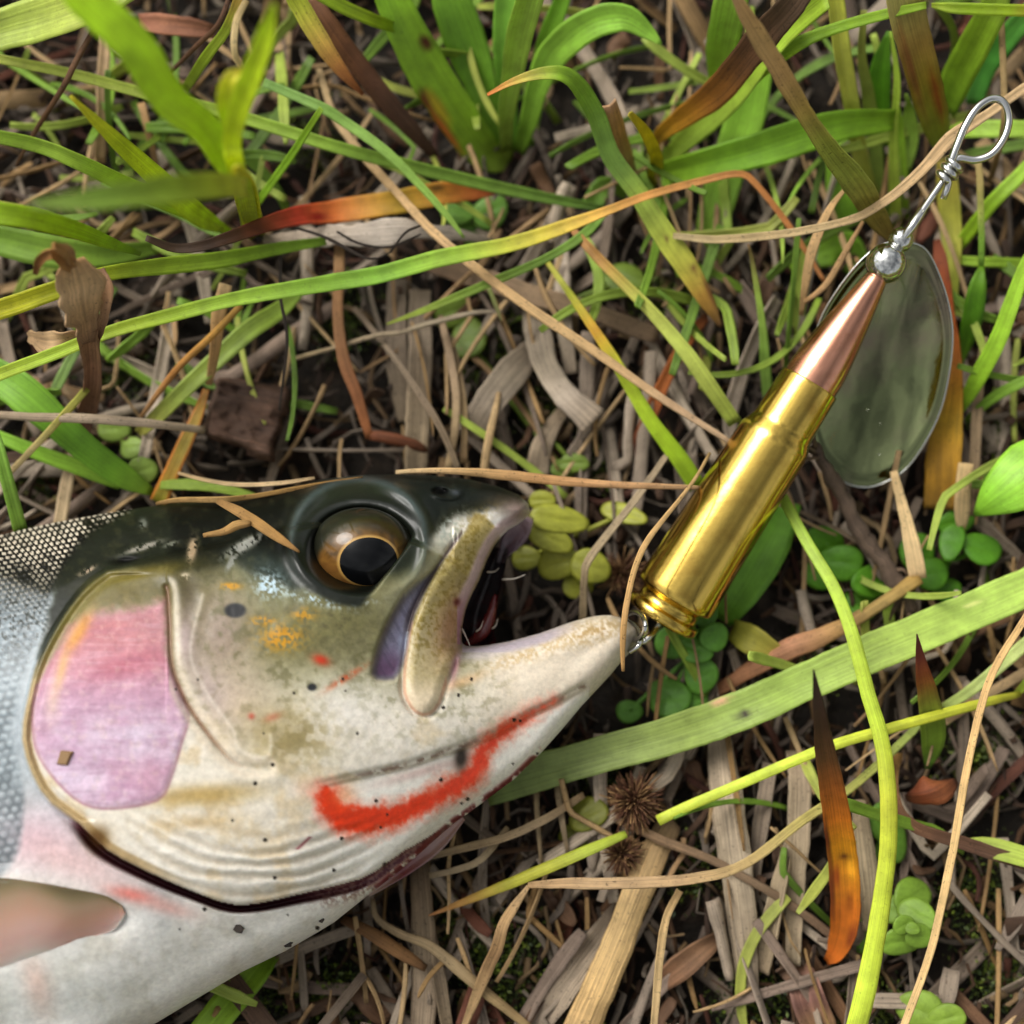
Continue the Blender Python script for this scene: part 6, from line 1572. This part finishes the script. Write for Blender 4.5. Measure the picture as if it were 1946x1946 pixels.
# ------------------------------------------------------------------ litter: single dead straws, fine debris, moss, grass around
def rand_straw(r, cu, cv, z, Lpx, wpx, ang, col, bend, nac=5, n=10, lift=0.0, dark=1.0, fold=None):
    t = np.linspace(-0.5, 0.5, n)
    x = cu + Lpx * t * math.cos(ang) - bend * Lpx * (t ** 2 - 0.08) * math.sin(ang)
    y = cv + Lpx * t * math.sin(ang) + bend * Lpx * (t ** 2 - 0.08) * math.cos(ang)
    if r.random() < 0.3:                                   # a broken straw: two straight halves
        kk = r.uniform(-0.3, 0.3); ka = r.normal(0, 0.9)
        m_ = t > kk
        dx_, dy_ = x - np.interp(kk, t, x), y - np.interp(kk, t, y)
        x = np.where(m_, np.interp(kk, t, x) + dx_ * math.cos(ka) - dy_ * math.sin(ka), x)
        y = np.where(m_, np.interp(kk, t, y) + dx_ * math.sin(ka) + dy_ * math.cos(ka), y)
    z0 = z + lift * t + r.uniform(-0.8, 0.8) * np.sin(t * 5 + r.uniform(0, 6))
    w3 = P(x, y, np.maximum(z0, 0.5))
    prof = np.interp(t, [-0.5, -0.4, 0.3, 0.5], [r.uniform(0.6, 1), 1, 0.9, r.uniform(0.3, 0.9)])
    prof = prof * (1 + 0.05 * np.sin(t * 17 + r.uniform(0, 6)))
    a, b = lin(col) * r.uniform(0.75, 1.15), lin(col) * r.uniform(0.7, 1.2)
    cols = a * (1 - (t + 0.5)[:, None]) + b * (t + 0.5)[:, None]
    return ribbon(w3, wpx * 0.0000685 * prof, cols * dark, nac=nac, fold=r.uniform(-0.3, 0.3) if fold is None else fold, thick=0.0003, roll=r.uniform(-0.7, 0.7), wav=0.2, seed=int(r.integers(9999)))

FISH_IN = np.asarray([(-40, 1060), (250, 1010), (620, 960), (900, 960), (850, 1220), (1150, 1215), (1000, 1400), (640, 1700), (250, 1900), (-40, 2050)], float)
LURE_ZONE = np.asarray([(1190, 1110), (1290, 1200), (1500, 930), (1560, 930), (1680, 950), (1830, 720), (1790, 440), (1946, 220), (1890, 150), (1790, 270), (1640, 440)], float)
def near_lure(u, v): return bool(inside(np.array([float(u)]), np.array([float(v)]), LURE_ZONE)[0])
def hidden(u, v): return bool(inside(np.array([float(u)]), np.array([float(v)]), FISH_IN)[0])
GREY = ['#9c9082', '#aa9e90', '#887c6e', '#b8ac9c', '#766a5e', '#94887c', '#84756a']
TAN = ['#a88e68', '#b89c74', '#9c8058', '#c2a880', '#8c7048', '#a08462']
BRN = ['#5c4432', '#6e523c', '#4c382a', '#7c5c40', '#6a4030', '#5a4638']

def direction(r, u, v):
    """the dead sheaths mostly run up and down the slope, looser on the left"""
    base = math.radians(92) if u > 700 else math.radians(r.choice([60, 120, 20, 150]))
    return base + r.normal(0, 0.45 if u > 700 else 0.6)

def litter():
    r = np.random.default_rng(21)
    kinds = [('dead_straw', 'weathered grey straw lying loose in the litter', 'straw', 'loose weathered grey straws', GREY, 200, (110, 420), (7, 34), (2.0, 7.0), M_WOOD),
             ('dry_wisp', 'fine tan dry wisp lying loose in the litter', 'straw', 'fine tan dry wisps', TAN, 170, (60, 320), (4, 12), (4.0, 10.0), M_STRAW),
             ('brown_fragment', 'small dark brown leaf fragment in the litter', 'leaf', 'small brown leaf fragments', BRN, 80, (30, 110), (14, 38), (1.5, 6.0), M_STRAW)]
    for name, label, cat, group, pal, cnt, Lr, wr, zr, mat in kinds:
        k = 0
        while k < cnt:
            u, v = r.uniform(-40, 1986), r.uniform(-40, 1986)
            if hidden(u, v): continue
            if name == 'dead_straw' and v < 380 and r.random() < 0.5: continue
            p = rand_straw(r, u, v, r.uniform(*zr), r.uniform(*Lr), r.uniform(*wr), direction(r, u, v), pal[r.integers(len(pal))], r.normal(0, 0.16), lift=r.normal(0, 2.5), n=14, nac=5 if name != 'brown_fragment' else 7)
            o = make_mesh(name, p[0], p[1], mat, cols=p[2], uvs=p[3])
            tag(o, label, cat, group); k += 1
    # green blades not traced singly
    GRN = ['#5f8c34', '#6c9c3a', '#789f42', '#86a850', '#547c30', '#94ae58']
    k = 0
    while k < 120:
        u, v = r.uniform(-40, 1986), r.uniform(-40, 1986)
        if hidden(u, v) or near_lure(u, v) or (v > 820 and r.random() < 0.82) or (560 < u < 1300 and v > 430 and r.random() < 0.85): continue
        p = rand_straw(r, u, v, r.uniform(6, 14), r.uniform(110, 330), r.uniform(9, 24), r.uniform(0, math.pi), GRN[r.integers(len(GRN))], r.normal(0, 0.3), lift=r.normal(0, 8), fold=0.15, n=14)
        o = make_mesh('thin_grass_strand', p[0], p[1], M_LEAF, cols=p[2], uvs=p[3])
        tag(o, 'thin short green grass blade down between the straws', 'grass', 'thin short grass blades between straws'); k += 1
    # fine debris, too small and many to count
    parts = []
    for _ in range(3600):
        u, v = r.uniform(-60, 2006), r.uniform(-60, 2006)
        if hidden(u, v): continue
        pal = [GREY, TAN, BRN, BRN, GREY][r.integers(5)]
        parts.append(rand_straw(r, u, v, r.uniform(0.3, 4.5), r.uniform(14, 170), r.uniform(2.5, 17), direction(r, u, v) + r.normal(0, 0.5), pal[r.integers(len(pal))], r.normal(0, 0.5), nac=3, n=5, lift=r.normal(0, 2), dark=0.55))  # palette darkened to put shade into the gaps between straws
    V, F, C, U = join(parts)
    o = make_mesh('fine_litter', V, F, M_WOOD, cols=C, uvs=U, origin=(0, 0, 0)); tag(o, 'fine crumbled straw debris covering the soil, darkened like shaded gaps', 'litter', kind='stuff')
    # litter beyond the picture
    parts = []
    for _ in range(5200):
        a, rad = r.uniform(0, 2 * math.pi), 0.075 + 0.75 * r.random() ** 1.3
        x, y = rad * math.cos(a), rad * math.sin(a)
        uu, vv, _ = project(np.array([x, y, 0.004]))
        if -50 < uu < 1996 and -50 < vv < 1996: continue
        if -3300 < uu < 0 and 1000 < vv < 2600 and rad < 0.3: continue
        L, w = r.uniform(0.012, 0.05), r.uniform(0.0008, 0.003)
        an = r.uniform(0, math.pi); t = np.linspace(-0.5, 0.5, 5)
        z = r.uniform(0.001, 0.009)
        w3 = np.stack([x + L * t * math.cos(an), y + L * t * math.sin(an), z + 0.002 * np.sin(t * 4 + an)], -1)
        pal = [GREY, TAN, BRN][r.integers(3)]
        parts.append(ribbon(w3, np.full(5, w), np.tile(lin(pal[r.integers(len(pal))]) * r.uniform(0.6, 1.1), (5, 1)), nac=3, fold=0.2, thick=0.0003, roll=r.uniform(-0.6, 0.6), seed=int(r.integers(9999)), view=False))
    V, F, C, U = join(parts)
    o = make_mesh('outer_litter', V, F, M_WOOD, cols=C, uvs=U, origin=(0, 0, 0)); tag(o, 'dry straw litter around the fish, spreading over the meadow floor', 'litter', kind='stuff')

def moss():
    m, nt, b = new_mat('moss_leaf')
    at = N(nt, 'ShaderNodeAttribute', attribute_name='Col'); nt.links.new(at.outputs['Color'], b.inputs['Base Color']); b.inputs['Roughness'].default_value = 0.6
    r = np.random.default_rng(33)
    cl = [(640, 600, 60), (950, 640, 50), (920, 720, 45), (1050, 800, 50), (60, 900, 60), (230, 700, 50), (1120, 880, 45), (1000, 1880, 90), (930, 1800, 70), (560, 1880, 60), (640, 1900, 70), (1860, 1440, 70),
          (1860, 1700, 80), (1900, 1850, 60), (1650, 1900, 60), (1300, 1640, 60), (1540, 1260, 50), (1420, 1900, 60), (1150, 1500, 40), (1420, 60, 60), (600, 260, 50), (1250, 560, 50), (1900, 820, 50), (880, 1750, 50)]
    V, F, C = [], [], []
    for cu, cv, R in cl:
        for _ in range(int(R * 16)):
            u, v = r.normal(cu, R * 0.6), r.normal(cv, R * 0.6)
            c = P(u, v, r.uniform(0.5, 3.2))
            L = r.uniform(0.0004, 0.0011); d = r.normal(size=3); d[2] = abs(d[2]) + 0.5; d /= np.linalg.norm(d)
            s = np.cross(d, r.normal(size=3)); s /= np.linalg.norm(s); w = L * 0.22
            k = len(V)
            V += [c, c + d * L * 0.5 + s * w, c + d * L, c + d * L * 0.5 - s * w]; F.append((k, k + 1, k + 2, k + 3))
            col = lin(['#3c4c1a', '#55661f', '#6c7c28', '#2c3a16'][r.integers(4)]) * r.uniform(0.7, 1.2)
            C += [col] * 4
    o = make_mesh('moss', np.array(V), F, m, cols=np.array(C), smooth=False, origin=(0, 0, 0)); tag(o, 'tiny green moss leaves on the soil between the straws', 'moss', kind='stuff')

def meadow():
    """tall grass standing round the spot, outside the picture"""
    r = np.random.default_rng(44)
    parts = []
    k = 0
    while k < 3600:
        a, rad = r.uniform(0, 2 * math.pi), 0.13 + 1.25 * r.random() ** 1.15
        b = np.array([rad * math.cos(a), rad * math.sin(a), 0.0])
        H = r.uniform(0.06, 0.17) if rad > 0.25 else r.uniform(0.03, 0.10)
        la = r.uniform(0, 2 * math.pi); le = r.uniform(0.15, 0.8) * H
        t = np.linspace(0, 1, 6)
        w3 = b + np.stack([math.cos(la) * le * t ** 1.7, math.sin(la) * le * t ** 1.7, H * (t - 0.25 * t ** 3)], -1)
        uu, vv, dep = project(w3)
        if np.any((uu > -60) & (uu < 2006) & (vv > -60) & (vv < 2006) & (dep > 0)): continue
        if np.min(np.linalg.norm(w3 - CAM, axis=1)) < 0.09: continue
        if np.any((uu > -3600) & (uu < 60) & (vv > 950) & (vv < 2700) & (w3[:, 2] < 0.03) & (rad < 0.3)): continue
        col = ['#6c9c3a #86b048', '#5c8a30 #74a03c', '#8aa848 #b0b060', '#a89468 #c0a880', '#4f7a2c #6c9434'][r.integers(5)]
        w = r.uniform(0.0012, 0.0045) * np.array([0.8, 1, 1, 0.8, 0.5, 0.08])
        parts.append(ribbon(w3, w, ramp(stops_of(col), t), nac=3, fold=0.2, thick=0.0002, roll=r.uniform(-1, 1), seed=int(r.integers(9999)), view=False)); k += 1
    V, F, C, U = join(parts)
    o = make_mesh('meadow_grass', V, F, M_LEAF, cols=C, uvs=U, origin=(0, 0, 0)); tag(o, 'taller green meadow grass growing all round the spot', 'grass', kind='stuff')
litter()
moss()
meadow()
